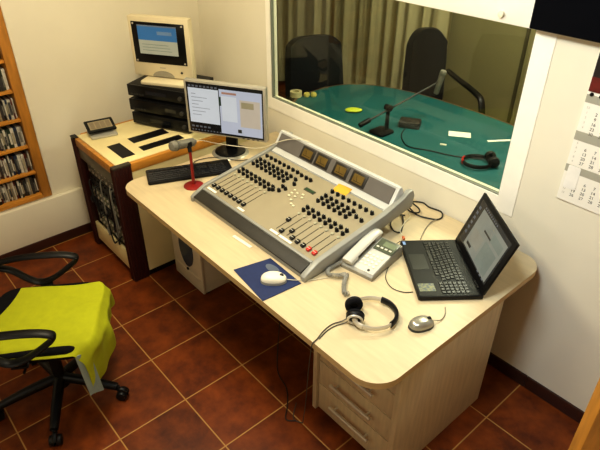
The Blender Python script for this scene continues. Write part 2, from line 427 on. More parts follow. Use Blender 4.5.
f = MB(); f.span((RX1-.026, RY0+.105, .745), (RX1+.003, RY1, RH-.003), PINEY, bev=.003); plabel(rp(f, 'rim_board'), 'pine right-hand rim')
f = MB(); f.span((RX0-.004, RY0+.06, .745), (RX0+.024, RY1, RH-.003), PINEY, bev=.003); plabel(rp(f, 'rim_board'), 'pine left-hand rim')
f = MB(); f.span((RX0+.024, RY0+.03, .77), (RX1-.026, RY1, RH), CREAM, bev=.001); rp(f, 'top_panel')
f = MB()
f.span((RX0-.008, RY0-.003, RH-.012), (RX0+.05, RY0+.03, RH+.001), BLK, bev=.002); rp(f, 'corner_cap')
f = MB(); f.span((RX1-.03, RY0-.003, RH-.012), (RX1+.006, RY0+.107, RH+.001), mat('dark_cap', '3b3326', .5), bev=.002); rp(f, 'corner_cap')
SLOT = mat('opening_shade', '130d08', .7, var=.3, scale=30)  # shade inside the openings, painted as dark inserts on the closed top
for a in ((-.945, .345, -.74, .425), (-.97, .49, -.885, .73), (-.82, .485, -.752, .76)):
    f = MB(); f.span((a[0], a[1], RH-.02), (a[2], a[3], RH+.0012), SLOT)
    f.span((a[0]+.01, a[1]+.01, RH+.0012), (a[2]-.01, a[3]-.01, RH+.0022), BLK)
    plabel(rp(f, 'slot_shade'), 'dark insert painted as the shade inside a rectangular opening')
f = MB(); f.span((RX0+.05, RY0+.012, .055), (RX1-.046, RY0+.03, .19), CREAM, bev=.001); plabel(rp(f, 'blank_panel'), 'beige blanking panel')
f = MB(); f.span((RX0+.05, RY0+.012, .665), (RX1-.046, RY0+.03, .743), mat('grey_blanking', '6f6b58', .5), bev=.001); plabel(rp(f, 'blank_panel'), 'grey blanking panel')
GRN = mat('grey_green_panel', '6d7560', .45, var=.1)
def unit(z0, z1, colr, label, seed):
    rr = random.Random(seed); t = thing('rack_unit', label, 'rack unit', (-.945, RY0+.05, z0), 0, 'units mounted in the rack')
    W = .455; H = z1-z0
    f = MB(); f.span((-W/2+.01, 0, .002), (W/2-.01, .30, H-.002), BLK); f.build('housing', t)
    f = MB(); f.span((-W/2, -.012, .001), (W/2, 0, H-.001), colr, bev=.0015); f.build('front_panel', t)
    nrow = 2 if H > .07 else 1
    j = None
    for r in range(nrow):
        for k in range(9):
            if j is None:
                f = MB(); f.lathe([(0, .006), (.006, .006), (.009, .004), (.009, 0), (0, 0)], CHROME if seed % 2 else BLK, M=Matrix.Rotation(PI/2, 4, 'X'), n=10)
                j = f.build('socket', t); o = j
            else: o = share(j, 'socket', t, (0, 0, 0))
            o.location = (-W/2+.035+k*.048, -.012, H*(r+.5)/nrow)
    return t
unit(.195, .29, GRN, 'grey green socket panel low in the rack, just above the beige blanking panel', 1)
unit(.295, .385, BLK, 'black socket panel second from the bottom of the rack', 2)
unit(.39, .465, GRN, 'slim grey green socket panel in the middle of the rack', 3)
unit(.47, .565, BLK, 'black socket panel second from the top of the rack', 4)
unit(.57, .66, mat('grey_unit', '5b584c', .4), 'grey socket panel topmost in the rack', 5)
rr = random.Random(3)
for k in range(9):
    x0 = rr.uniform(-1.13, -.76); x1 = min(-.735, max(-1.15, x0+rr.uniform(-.2, .2))); za = rr.uniform(.45, .62); zb = rr.uniform(.22, .42)
    cname, ccol = rr.choice((('black', '0f0f10'), ('grey', '7e7c70'), ('pale', 'b6ad94'), ('black', '0f0f10')))
    f = MB(); f.tube([(x0, RY0+.032, za), (x0, RY0+.008, za-.02), ((x0+x1)/2+rr.uniform(-.03, .03), RY0+.004, min(za, zb)-.03), (x1, RY0+.008, zb-.02), (x1, RY0+.032, zb)], .0045, mat('cable_'+cname, ccol, .5), 6, 6)
    tag(f.build('patch_cable', org=(x0, RY0+.02, za)), cname+' patch cable looping in front of the rack sockets', 'cable', 'patch cables in the rack: '+cname)

# tablet on its stand
tb_ = thing('touch_panel', 'small dark touch panel on a silver stand on the cream rack top', 'tablet', (-1.155, .41, RH+.001), R(80))
f = MB(); f.prism([(-.045, 0), (.045, 0), (.045, .012), (-.04, .05)], -.06, .06, SILV, M=Matrix(((0, 0, 1, 0), (-1, 0, 0, 0), (0, 1, 0, 0), (0, 0, 0, 1))), bev=.002)
f.prism(rrect(-.08, -.088, .08, .05, .01, 3), 0, .012, SILV, bev=.003); f.build('stand', tb_)
Mt = Matrix.Translation((0, .005, .047)) @ Matrix.Rotation(R(18), 4, 'X')
f = MB(); tbm = bmesh.new(); bmesh.ops.create_cube(tbm, size=1); bmesh.ops.scale(tbm, vec=(.172, .118, .012), verts=tbm.verts); bmesh.ops.bevel(tbm, geom=tbm.edges[:], offset=.004, segments=2, affect='EDGES')
f.add(tbm, BLKG, Mt); f.build('casing', tb_)
f = MB(); f.prism(rrect(-.068, -.036, .068, .038, .002, 2), .006, .0068, mat('tan_screen', '9c8252', .3, var=.2, scale=30, emis=1.3), M=Mt)
for k in range(4): f.prism(rrect(-.06+k*.032, -.03, -.035+k*.032, .03, .001, 1), .0068, .0071, mat('tan_screen_tiles', '8a7044', .3, emis=1.2), M=Mt)
f.build('screen', tb_)

# three decks
da = R(26)
for k, (zb, off, lab) in enumerate(((RH+.002, (.012, 0), 'black deck at the bottom of the stack of three on the rack'), (RH+.089, (.006, -.004), 'black deck with a small display in the middle of the stack of three'), (RH+.176, (-.012, .006), 'black deck topmost of three, carrying the white computer'))):
    t = thing('media_deck', lab, 'player', (-1.044+off[0], .872+off[1], zb), da, 'stacked black decks')
    for fx in (-.17, .17):
        for fy in (-.12, .12):
            f = MB(); f.cyl((fx, fy, 0), (fx, fy, .009), .018, .018, BLK, 14); f.build('foot', t)
    f = MB(); f.span((-.215, -.15, .009), (.215, .165, .084), BLK, bev=.003); f.build('case', t)
    f = MB(); f.span((-.217, -.166, .010), (.217, -.15, .083), BLKG, bev=.004)
    f.build('front_panel', t)
    f = MB(); f.span((.05 if k == 1 else -.08, -.1675, .035), (.13 if k == 1 else .07, -.166, .058), mat('deck_display_'+str(k), ('10141a', '33332e', '10141f')[k], .2)); f.build('display', t)
    f = MB()
    for q in range(5): f.span((-.19+q*.02, -.169, .022), (-.176+q*.02, -.166, .03), DGREY)
    f.build('button_row', t)
    f = MB(); f.cyl((.175, -.166, .045), (.175, -.18, .045), .014, .013, DGREY, 18); f.build('knob', t)

# white all-in-one computer
zt = RH+.176+.0845
IVO = mat('ivory_plastic', 'dbcfae', .5, var=.04)
ac = thing('all_in_one_computer', 'white all-in-one computer with black-edged screen standing on the stacked black decks', 'computer', (-1.045, .865, zt), R(33))
KX, KZ = .98, .885
f = MB(); f.prism(rrect(-.15, -.11, .15, .09, .02, 5), 0, .022, IVO, bev=.006); f.build('foot', ac)
f = MB(); f.span((-.205, -.02, .03), (.205, .035, .44), IVO, bev=.006, seg=2)
f.span((-.06, .0, .02), (.06, .03, .06), IVO); f.sx(KX, KZ).build('casing', ac)
f = MB(); f.prism([(.075*math.cos(PI*k/12), .042*math.sin(PI*k/12)) for k in range(13)], 0, .002, mat('grey_speaker_mesh', '9a9482', .6), M=Matrix.Translation((0, -.02, .034)) @ Matrix.Rotation(PI/2, 4, 'X')); f.sx(KX, KZ).build('speaker_grille', ac)
f = MB(); f.span((-.182, -.0225, .128), (.175, -.0195, .405), BLKG, bev=.001); f.sx(KX, KZ).build('screen_border', ac)
f = MB()
SB = mat('screen_blue', '2f86b8', .3, emis=.75, var=.06); SC = mat('screen_cream', 'd8d2ac', .3, emis=.75, var=.05)
f.span((-.142, -.0232, .19), (.122, -.0225, .385), SC)
f.span((-.142, -.0236, .285), (.122, -.0231, .385), SB); f.span((-.142, -.0239, .376), (.122, -.0235, .385), mat('screen_grey_bar', 'a8b8c0', .3, emis=.4))
f.span((-.01, -.0240, .325), (.09, -.0235, .348), mat('screen_pale_blue', 'a0c4d8', .3, emis=.5))
for k in range(3): f.span((-.12, -.0236, .255-k*.02), (.06+.01*k, -.0232, .258-k*.02), mat('screen_line', 'b8c49a', .3, emis=.4))
f.sx(KX, KZ).build('screen', ac)
for (x_, z_) in ((-.168, .392), (.161, .392), (-.168, .142), (.161, .142)):
    f = MB(); f.cyl((x_, -.0225, z_), (x_, -.0265, z_), .006, .006, CHROME, 12); f.sx(KX, KZ).build('screw', ac)
f = MB(); f.cyl((.13, -.0202, .075), (.13, -.0235, .075), .008, .008, DGREY, 14); f.sx(KX, KZ).build('power_button', ac)
f = MB(); f.span((-.02, -.0206, .095), (.02, -.0199, .101), mat('faint_grey', 'b3ab95', .5)); f.sx(KX, KZ).build('badge', ac)

# ------------------------------------------------------------------ silver monitor
lm = thing('lcd_monitor', 'silver-framed flat monitor on a round black foot between the rack and the mixing console', 'monitor', (-.507, .928, D), R(31))
f = MB(); f.lathe([(0, .012), (.085, .012), (.105, .008), (.112, 0), (0, 0)], mat('silver_foot_rim', 'a8a598', .35, metal=.5), n=40); f.lathe([(0, .018), (.06, .017), (.09, .013), (.093, .011), (0, .011)], BLKG, n=40); f.build('foot', lm)
f = MB(); f.box((0, .035, .09), (.075, .03, .165), BLKG, RX(R(-6)), bev=.01); f.build('neck', lm)
PX, PY, PZ = .005, -.045, .281      # panel centre
def lp(mb, nm, par=lm): 
    o = mb.build(nm, par); return o
f = MB(); W2, H2 = .252, .162
f.span((PX-W2, PY, PZ-H2), (PX+W2, PY+.04, PZ+H2), SILV, bev=.006)
f.span((PX-.12, PY+.035, PZ-.1), (PX+.12, PY+.062, PZ+.1), DGREY, bev=.01); f.build('casing', lm)
f = MB(); y0 = PY-.0012
SCW = mat('screen_white', 'dfe3e6', .3, emis=1.0, var=.03); SCB = mat('screen_black', '15171c', .25); SCL = mat('screen_lilac', 'd3d8e6', .3, emis=.9, var=.03); SCK = mat('screen_cream_page', 'e2d3bc', .3, emis=.85, var=.04)
sw, sh = .236, .150
f.span((PX-sw, y0, PZ-sh), (PX+sw, PY, PZ+sh), SCB)
def sr(x0, z0, x1, z1, m, l=1):   # rectangles in 0..1 screen coordinates
    f.span((PX-sw+2*sw*x0, y0-.0003*l, PZ-sh+2*sh*z0), (PX-sw+2*sw*x1, y0-.0003*(l-1), PZ-sh+2*sh*z1), m)
sr(.02, .20, .425, .90, SCW); sr(.435, .04, .985, .93, SCL); sr(.47, .84, .66, .88, mat('screen_salmon', 'e2a68c', .3, emis=.6), 2)
sr(.70, .22, .96, .76, SCK, 2); sr(.46, .3, .66, .8, SCW, 2); sr(.72, .6, .88, .72, mat('screen_tan', 'd6c494', .3, emis=.6), 3)
sr(.43, .60, .455, .78, mat('screen_dark_green', '22382c', .3), 2); sr(.66, .09, .71, .16, DGREY, 2)
for k in range(10):
    if k < 8: sr(.03+k*.05, .92, .062+k*.05, .955, mat('screen_icon', '8f96a0', .3, emis=.4), 1)
    sr(.03+k*.042, .03, .05+k*.042, .055, mat('screen_icon', '8f96a0', .3), 1)
for k in range(5): sr(.03+k*.055, .10, .065+k*.055, .135, mat('screen_icon', '8f96a0', .3), 1)
for k in range(7): sr(.06, .78-k*.07, .12+.03*((k*5) % 7), .79-k*.07, mat('screen_text_grey', 'c2c6ca', .3, emis=.5), 2)
f.build('screen', lm)
for k in range(4):
    f = MB(); f.span((PX+.1+k*.03, PY-.001, PZ-H2+.004), (PX+.115+k*.03, PY, PZ-H2+.009), DGREY); f.build('button', lm)

# ------------------------------------------------------------------ keyboard
KEY = mat('keycap_black', '111111', .4, var=.15)
KEYG = mat('keycap_laptop', '15150f', .35, var=.15)
kb = thing('keyboard', 'black keyboard lying on the desk behind the red microphone stand', 'keyboard', (-.437, .597, D), R(67.5))
f = MB(); f.prism(rrect(-.238, -.082, .238, .082, .012, 4), .002, .016, BLK, bev=.004)
f.span((-.2, .05, 0), (-.15, .07, .003), BLK); f.span((.15, .05, 0), (.2, .07, .003), BLK); f.span((-.2, -.07, 0), (.2, -.06, .003), BLK)
f.build('base', kb)
def keyrow(par, nm, m, y, z, specs, h, d):
    """specs: list of (x0, width)"""
    for (x0, w_) in specs:
        f = MB(); f.prism([(-w_/2, -d/2), (w_/2, -d/2), (w_/2, d/2), (-w_/2, d/2)], 0, h, m, bev=.0015, seg=1)
        f.build(nm, par, loc=(x0+w_/2, y, z))
p = .0187; g = .0022
for r in range(6):
    y = -.060+r*.0225 if r < 5 else .062
    sp = []
    if r == 0: sp = [(-.228, .026), (-.200, .024), (-.174, .107-.004), (-.068, .024), (-.042, .024), (-.016, .024), (.012, .017)]
    elif r == 5: sp = [(-.228+k*p*1.12, p-g) for k in range(13)]
    else:
        sp = [(-.228, .018+.004*(4-r))]; x = sp[0][0]+sp[0][1]+g
        while x < .012: sp.append((x, p-g)); x += p
    if r in (0, 3, 4): sp += [(.045+k*p, p-g) for k in range(3)]
    if r == 1: sp += [(.045+p, p-g)]
    if r == 5: sp += [(.045+k*p, p-g) for k in range(3)]
    if r < 5: sp += [(.112+k*p*1.2, p*1.2-g) for k in range(5 if False else 4)]
    keyrow(kb, 'key', KEY, y, .0155, sp, .0055, .0165)
# ------------------------------------------------------------------ table microphone
tm = thing('table_microphone', 'grey microphone on a round red table stand in front of the keyboard', 'microphone', (-.295, .535, D))
f = MB(); f.lathe([(0, .012), (.012, .012), (.042, .008), (.054, .003), (.055, 0), (0, 0)], RED, n=36); f.build('base', tm)
f = MB(); f.cyl((0, 0, .008), (-.004, .003, .205), .0085, .0075, RED, 14); f.build('pole', tm)
f = MB(); f.tube([(-.004, .003, .20), (-.012, .006, .222), (-.02, .01, .237)], .011, BLK, 12); f.box((-.024, .004, .238), (.04, .035, .03), BLK, RZ(.1), bev=.006); f.build('clip', tm)
MG = mat('grey_microphone_paint', '77746a', .45, metal=.2)
f = MB(); f.cyl((-.036, .045, .234), (-.018, -.055, .252), .0225, .0235, MG, 20, .003); f.cyl((-.038, .06, .231), (-.036, .045, .234), .012, .017, MG, 16); f.build('microphone_body', tm)
f = MB(); f.cyl((-.018, -.055, .252), (-.0155, -.07, .2547), .0235, .029, MG, 20); f.cyl((-.0155, -.07, .2547), (-.0105, -.10, .260), .029, .024, mat('grey_microphone_grille', '7f7c70', .55, var=.35, scale=400), 20, .006); f.build('microphone_grille', tm)

# ------------------------------------------------------------------ mixing console
CX0, CX1 = -.172, .728
con = thing('mixing_console', 'large grey radio mixing console with faders and meter bridge in the middle of the desk', 'mixing console', (.28, .75, D))
cp = lambda mb, nm, par=None: loc_in(mb, nm, con)
PL = lambda y: D+.055+(y-.5)*.16          # control panel height
sl = math.atan(.16)
YZ = Matrix(((0, 0, 1, 0), (1, 0, 0, 0), (0, 1, 0, 0), (0, 0, 0, 1)))    # polygon (y,z) extruded along x
f = MB()
f.prism([(.448, D+.004), (.448, D+.020), (.505, PL(.505)-.003), (.958, PL(.958)-.003), (1.10, PL(.958)), (1.10, D+.10), (.62, D+.02)], CX0+.02, CX1-.02, CONS, M=YZ)
f.prism([(.46, D), (.46, D+.012), (.62, D+.03), (1.05, D+.10), (1.05, D)], -.09, .62, DGREY, M=YZ)
f.prism([(1.0, PL(.958)), (1.0, PL(.958)+.012), (1.046, PL(.958)+.088), (1.062, PL(.958)+.090), (1.10, PL(.958)+.01), (1.10, PL(.958)-.02), (1.0, PL(.958)-.02)], -.165, .70, CONS, M=YZ)
cp(f, 'chassis')
for (a, b, nm) in ((CX0, CX0+.024, 'left'), (CX1-.030, CX1, 'right')):
    f = MB()
    pts = [(.437, D), (.437, D+.024), (.45, D+.036), (.52, PL(.52)+.012), (.93, PL(.93)+.013), (1.0, PL(.97)+.026), (1.06, D+.176), (1.095, D+.198), (1.12, D+.195), (1.135, D+.165), (1.125, D+.105), (.62, D+.012), (.50, D)]
    f.prism(pts, a, b, CONS, M=YZ, bev=.006)
    plabel(cp(f, 'side_cheek'), nm+' end cheek')
# white bridge cheek at the right
f = MB(); f.prism([(.962, PL(.958)), (1.0, PL(.958)+.018), (1.048, PL(.958)+.094), (1.064, PL(.958)+.094), (1.10, PL(.958)+.01), (1.10, PL(.958)-.02), (.97, PL(.958)-.02)], .682, .702, CONSL, M=YZ, bev=.002); plabel(cp(f, 'bridge_cheek'), 'white right end of the meter bridge')
f = MB(); f.prism([(.962, PL(.958)), (1.0, PL(.958)+.018), (1.048, PL(.958)+.094), (1.064, PL(.958)+.094), (1.10, PL(.958)+.01), (1.10, PL(.958)-.02), (.97, PL(.958)-.02)], -.168, -.150, CONSL, M=YZ, bev=.002); plabel(cp(f, 'bridge_cheek'), 'white left end of the meter bridge')
f = MB(); f.prism([(.966, PL(.958)-.004), (.966, PL(.958)+.004), (1.0, PL(.958)+.016), (1.004, PL(.958)+.01), (1.004, PL(.958)-.004)], -.152, .684, CONSL, M=YZ); cp(f, 'bridge_ledge')
f = MB(); f.prism([(1.044, PL(.958)+.085), (1.046, PL(.958)+.094), (1.066, PL(.958)+.094), (1.07, PL(.958)+.08)], -.152, .684, CONSL, M=YZ); cp(f, 'bridge_top_trim')
fa = math.atan2(.072, .046)
FC = Vector((0, 1.023, PL(.958)+.050)); FN = Matrix.Rotation(fa, 3, 'X')
PURP = mat('meter_bridge_grey', '6b6660', .5, var=.06)
f = MB(); f.box((.266, FC.y-.002, FC.z+.001), (.83, .078, .006), PURP, FN); cp(f, 'meter_panel')
for k, mx in enumerate((.095, .208, .345, .468)):
    f = MB(); f.box((mx, FC.y-.005, FC.z+.0035), (.100, .068, .006), mat('meter_frame_dark', '2a2620', .4), FN, bev=.002); mt = cp(f, 'meter')
    f = MB(); f.box((mx, FC.y-.0082, FC.z+.0056), (.068, .044, .002), mat('meter_face_amber', '6f5a2a', .3, var=.15, scale=30), FN)
    f.box((mx, FC.y-.0092-.008, FC.z+.0064-.0105), (.05, .002, .001), BLK, FN); f.box((mx-.008, FC.y-.0093, FC.z+.0063), (.0015, .03, .001), BLK, FN @ RZ(.4))
    o = f.build('meter_face'); o.parent = mt
# control panel
f = MB(); yc = (.517+.957)/2; ln = (.957-.517)/math.cos(sl)
f.box((.272, yc, PL(yc)-.002), (.846, ln, .005), CONSP, RX(sl)); cp(f, 'control_panel')
f = MB(); f.box((.272, .475, D+.036), (.84, .062, .012), mat('armrest_brown_black', '2e2a22', .6, var=.15, scale=40), RX(R(22)), bev=.003); cp(f, 'armrest')
f = MB(); f.box((.272, .509, PL(.509)-.001), (.845, .014, .006), CONS, RX(sl), bev=.001); cp(f, 'front_trim')
LBL = mat('white_label_tape', 'ece8dc', .5)
for (a, b) in ((-.135, -.06), (.128, .178), (.385, .44), (.45, .535)):
    f = MB(); f.box(((a+b)/2, .528, PL(.528)+.0015), (b-a, .013, .0015), LBL, RX(sl)); cp(f, 'label_strip')
xl = [-.118+.0366*k for k in range(8)]; xr = [.402+.0377*k for k in range(8)]
TRK = mat('fader_slot_brown', '4a4030', .6); 
def panel_obj(mb, nm, x, y, dz=0):
    o = mb.build(nm, con, loc=(x-con.location.x, y-con.location.y, PL(y)+dz-D)); o.rotation_euler = (sl, 0, 0); return o
def mk(fn):
    f = MB(); fn(f); return f
def fader_f(m):
    def g_(f):
        f.box((0, 0, .007), (.019, .024, .012), m, bev=.003); f.box((0, 0, .0132), (.0165, .0018, .0008), LBL)
    return g_
def knob_f(m):
    def g_(f):
        f.lathe([(0, .017), (.0078, .017), (.0088, .0145), (.0095, .002), (.0105, 0), (0, 0)], m, n=14)
        f.box((0, .0045, .0172), (.0013, .005, .0008), LBL)
    return g_
protos = {}
def put(kind, fn, nm, x, y, dz=.0008, label=None):
    if kind not in protos: o = panel_obj(mk(fn), nm, x, y, dz); protos[kind] = o
    else:
        o = protos[kind].copy(); C.objects.link(o); o.name = nm; o.location = (x-con.location.x, y-con.location.y, PL(y)+dz-D); 
    if label: o['label'] = label
    elif 'label' in o: del o['label']
    return o
fy = [.557]*8; fyr = [.626, .552, .582, .552, .550, .550, .550, .550]
for bank, (xs, ys) in enumerate(((xl, fy), (xr, fyr))):
    for k, x in enumerate(xs):
        put('track', lambda f: f.box((0, 0, 0), (.004, .128, .002), TRK), 'fader_slot', x, .613)
        red = bank == 1 and k >= 6
        put('faderR' if red else 'fader', fader_f(REDC if red else BLK), 'fader', x, ys[k], label='red fader cap' if red else None)
        put('ring', lambda f: (f.cyl((0, 0, 0), (0, 0, .006), .0085, .0080, mat('pale_button_grey', 'a8a48c', .5), 14, .001)), 'channel_button', x, .690)
        for y in (.719, .745) if k % 1 == 0 else (): put('knob', knob_f(BLK), 'knob', x, y)
for k, x in enumerate(xl):
    for y in (.814, .840, .865): put('knob', knob_f(BLK), 'knob', x, y)
for k, x in enumerate(xr):
    for y in ((.812, .838, .864) if k < 6 else ((.843,) if k == 6 else (.838,))): put('knob', knob_f(BLK), 'knob', x, y)
def rk(f):
    knob_f(BLK)(f); f.box((0, .011, .001), (.006, .004, .002), mat('red_brown_mark', '8a3a22', .5))
for k, x in enumerate(xl+[.175, .212, .245]): put('knobr', rk, 'knob', x, .910 if k < 8 else .905)
for k, x in enumerate(xr): put('knob', knob_f(BLK), 'knob', x, .908)
for (x, y) in ((.155, .73), (.185, .745), (.175, .78), (.20, .775), (.205, .83), (.18, .86)): put('knob', knob_f(BLK), 'knob', x, y)
for (x, y) in ((.245, .80), (.25, .775), (.255, .752), (.275, .79), (.285, .765), (.305, .80), (.32, .78), (.29, .735), (.335, .71), (.315, .715)):
    put('wbtn', lambda f: f.box((0, 0, .003), (.014, .011, .006), mat('cream_button', 'd9d2b4', .4), bev=.0015), 'small_button', x, y)
f = MB(); f.box((0, 0, .001), (.07, .022, .004), mat('display_bezel', '45453a', .4)); f.box((0, 0, .003), (.058, .013, .001), mat('green_display', '2c4a2e', .3)); panel_obj(f, 'display', .305, .845, .001)
# yellow note on the console
f = MB(); NOTE = mat('yellow_paper', 'dca832', .7, var=.05)
f.grid(lambda u, v: (-.043+.086*u, -.027+.054*v, .0016+.004*v*v+.002*math.sin(u*3)), 8, 6, NOTE, .0005)
o = f.build('sticky_note', loc=(.425, .952, PL(.952)+.001)); o.rotation_euler = (sl+.05, 0, R(6)); tag(o, 'yellow paper note stuck on the console below the meters', 'note')

# white cable from microphone across the console
def cable(name, pts, r, m, label, cat='cable', group=None, smooth=10, n=7):
    f = MB(); f.tube(pts, r, m, n, smooth); return tag(f.build(name, org=pts[0]), label, cat, group)
WCAB = mat('white_cable', 'dcd3ba', .5); BCAB = mat('black_cable', '17140f', .5); GCAB = mat('grey_cable', '7d7766', .5)
cable('microphone_cable', [(-.334, .597, D+.23), (-.37, .66, D+.205), (-.425, .775, D+.135), (-.33, .88, D+.115), (-.225, .945, D+.125), (-.12, 1.0, D+.185), (-.03, 1.03, D+.222), (.06, 1.062, D+.227), (.10, 1.12, D+.15), (.11, 1.21, D+.03), (.12, 1.3, D+.006)], .0021, WCAB, 'thin white cable from the grey microphone across the meter bridge')
cable('keyboard_cable', [(-.50, .66, D+.008), (-.535, .70, D+.006), (-.52, .78, D+.006), (-.47, .84, D+.008), (-.37, .9, D+.006), (-.33, 1.05, D+.005), (-.3, 1.25, D+.005)], .0022, BCAB, 'black cable running from the keyboard past the monitor foot')
f = MB(); f.box((.31, .418, D+.002), (.13, .017, .003), LBL, RZ(.045), bev=.001); tag(f.build('paper_strip'), 'narrow white strip lying on the desk against the console front edge', 'strip')

# ------------------------------------------------------------------ mouse pad, mice
f = MB(); NAVY = mat('navy_mouse_pad', '1d2c58', .75, var=.1, scale=50)
padp = [(.461, .262), (.705, .232), (.722, .424), (.50, .436)]
cx_, cy_ = .597, .339
f.prism([(x-cx_, y-cy_) for x, y in padp], 0, .004, NAVY, bev=.001, seg=1)
f.prism([(-.03+.035*math.cos(a)*1.2, .055+.02*math.sin(a)) for a in [2*PI*k/20 for k in range(20)]], .004, .0044, mat('pad_print_grey', '5a6270', .7))
tag(f.build('mouse_pad', loc=(cx_, cy_, D+.0003)), 'navy blue mouse pad lying at the front edge of the desk', 'mouse pad')
def mouse(name, label, loc, rz, L, W, H, top, bottom, wheel, group=None):
    t = thing(name, label, 'mouse', loc, rz)
    def shell(z0, hh, k, m, nm):
        f = MB(); N = 24; rings = []
        tb = bmesh.new()
        for j in range(9):
            ph = j/8*PI/2; ring = []
            for i in range(N):
                a = 2*PI*i/N; c, s_ = math.cos(a), math.sin(a)
                ex = lambda q, e: math.copysign(abs(q)**e, q)
                x = L/2*ex(c, .75)*math.cos(ph)**.45*k; y = W/2*ex(s_, .75)*(1-.08*math.cos(2*a))*math.cos(ph)**.45*k
                ring.append(tb.verts.new((x, y, z0+hh*math.sin(ph)*(1-.28*(x/(L/2))**2-.12*x/(L/2)))))
            rings.append(ring)
        for A, B in zip(rings, rings[1:]):
            for i in range(N): tb.faces.new((A[i], A[(i+1) % N], B[(i+1) % N], B[i]))
        tb.faces.new(rings[0][::-1]); bmesh.ops.remove_doubles(tb, verts=tb.verts, dist=1e-5); bmesh.ops.recalc_face_normals(tb, faces=tb.faces)
        f.add(tb, m); return f.build(nm, t)
    shell(0, H*.62, 1.0, bottom, 'base'); shell(H*.3, H*.7, .97, top, 'shell')
    f = MB(); f.cyl((L*.30, -.004, H*.80), (L*.30, .004, H*.80), .009, .009, wheel, 14, .001); f.build('scroll_wheel', t)
    return t
mouse('mouse', 'white computer mouse with grey underside on the navy mouse pad', (.635, .345, D+.0047), R(50), .112, .064, .036, OFFW, mat('grey_mouse_side', '8e8b84', .4), DGREY)
mouse('mouse', 'silver grey computer mouse on bare desk between headphones and laptop', (1.213, .603, D+.0002), R(70), .105, .062, .036, mat('champagne_metallic', 'a39f92', .28, metal=.6, var=.05), DGREY, BLK)
cable('mouse_cable', [(.672, .388, D+.012), (.69, .41, D+.008), (.705, .434, D+.004), (.735, .47, D+.004), (.77, .54, D+.004)], .0018, WCAB, 'thin white cable of the mouse on the navy pad')
cable('mouse_cable', [(1.232, .652, D+.014), (1.244, .68, D+.006), (1.24, .71, D+.004), (1.228, .735, D+.004), (1.21, .758, D+.003)], .0018, GCAB, 'thin grey cable of the silver mouse leading under the laptop')

# ------------------------------------------------------------------ telephone
ph = thing('telephone', 'silver grey desk telephone with corded handset beside the console', 'telephone', (.805, .765, D), R(9))
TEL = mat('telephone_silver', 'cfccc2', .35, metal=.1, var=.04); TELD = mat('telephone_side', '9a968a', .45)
SD = Matrix(((0, 0, 1, 0), (1, 0, 0, 0), (0, 1, 0, 0), (0, 0, 0, 1)))
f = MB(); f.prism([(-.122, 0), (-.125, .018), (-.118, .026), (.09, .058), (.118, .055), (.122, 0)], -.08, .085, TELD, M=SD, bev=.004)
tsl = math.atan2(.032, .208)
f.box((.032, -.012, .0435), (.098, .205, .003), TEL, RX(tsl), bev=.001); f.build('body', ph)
def on(y): return .0275+(y+.118)*.1538
f = MB(); f.box((.036, .062, on(.062)+.004), (.096, .078, .004), mat('telephone_display_bezel', '555b4a', .3), RX(tsl), bev=.001); 
f.box((.046, .072, on(.072)+.0064), (.06, .03, .001), mat('lcd_green_grey', '7a846a', .2), RX(tsl)); f.build('display', ph)
ks = None
for r in range(4):
    for c in range(4):
        x, y = -.003+c*.0205, -.012-r*.021
        if ks is None:
            f = MB(); f.box((0, 0, .002), (.014, .012, .004), OFFW, bev=.0012); ks = f.build('key', ph, loc=(x, y, on(y)+.001)); ks.rotation_euler = (tsl, 0, 0)
        else: share(ks, 'key', ph, (x, y, on(y)+.001))
for c in range(4):
    f = MB(); f.box((0, 0, .001), (.012, .008, .003), OFFW, RX(tsl)); f.build('key', ph, loc=(.002+c*.021, .043, on(.043)+.005))
f = MB(); f.cyl((.05, -.10, on(-.1)), (.05, -.10, on(-.1)+.004), .006, .006, DGREY, 12); f.build('button', ph)
f = MB(); hz = .058
f.tube([(-.048, -.125, .046), (-.048, -.10, .053), (-.048, -.05, .062), (-.048, .03, .076), (-.048, .09, .083), (-.048, .118, .078)], 1, TEL, 12, 5, flat=(.012, .026), up=(0, -.15, 1))
f.box((-.048, -.092, .041), (.052, .052, .026), TEL, RX(tsl), bev=.008); f.box((-.048, .088, .069), (.052, .052, .026), TEL, RX(tsl), bev=.008); f.build('handset', ph)
# coiled cord
path = [Vector(p) for p in ((.752, .648, D+.03), (.735, .61, D+.012), (.737, .565, D+.012), (.765, .545, D+.013), (.80, .57, D+.018), (.812, .60, D+.013), (.83, .575, D+.012), (.862, .535, D+.012), (.895, .508, D+.012), (.905, .522, D+.013))]
pp = []
for i in range(len(path)-1):
    p0, p1, p2, p3 = path[max(0, i-1)], path[i], path[i+1], path[min(len(path)-1, i+2)]
    for k in range(24):
        t_ = k/24; pp.append(.5*((2*p1)+(p2-p0)*t_+(2*p0-5*p1+4*p2-p3)*t_*t_+(3*p1-p0-3*p2+p3)*t_**3))
coil = []; s_ = 0
for i in range(1, len(pp)-1):
    tt = (pp[i+1]-pp[i-1]).normalized(); a = tt.cross(Vector((0, 0, 1))).normalized(); b = a.cross(tt); s_ += (pp[i]-pp[i-1]).length
    for k in (0, .5):
        q = (s_+k*.0018)/.0062*2*PI; base = pp[i]*(1-k)+pp[i+1]*k
        coil.append(base+a*.009*math.cos(q)+b*.008*math.sin(q))
f = MB(); f.tube(coil, .0022, TELD, 5); o = f.build('coiled_cord', ph); o.matrix_parent_inverse = (Matrix.Translation(ph.location) @ Matrix.Rotation(R(9), 4, 'Z')).inverted()

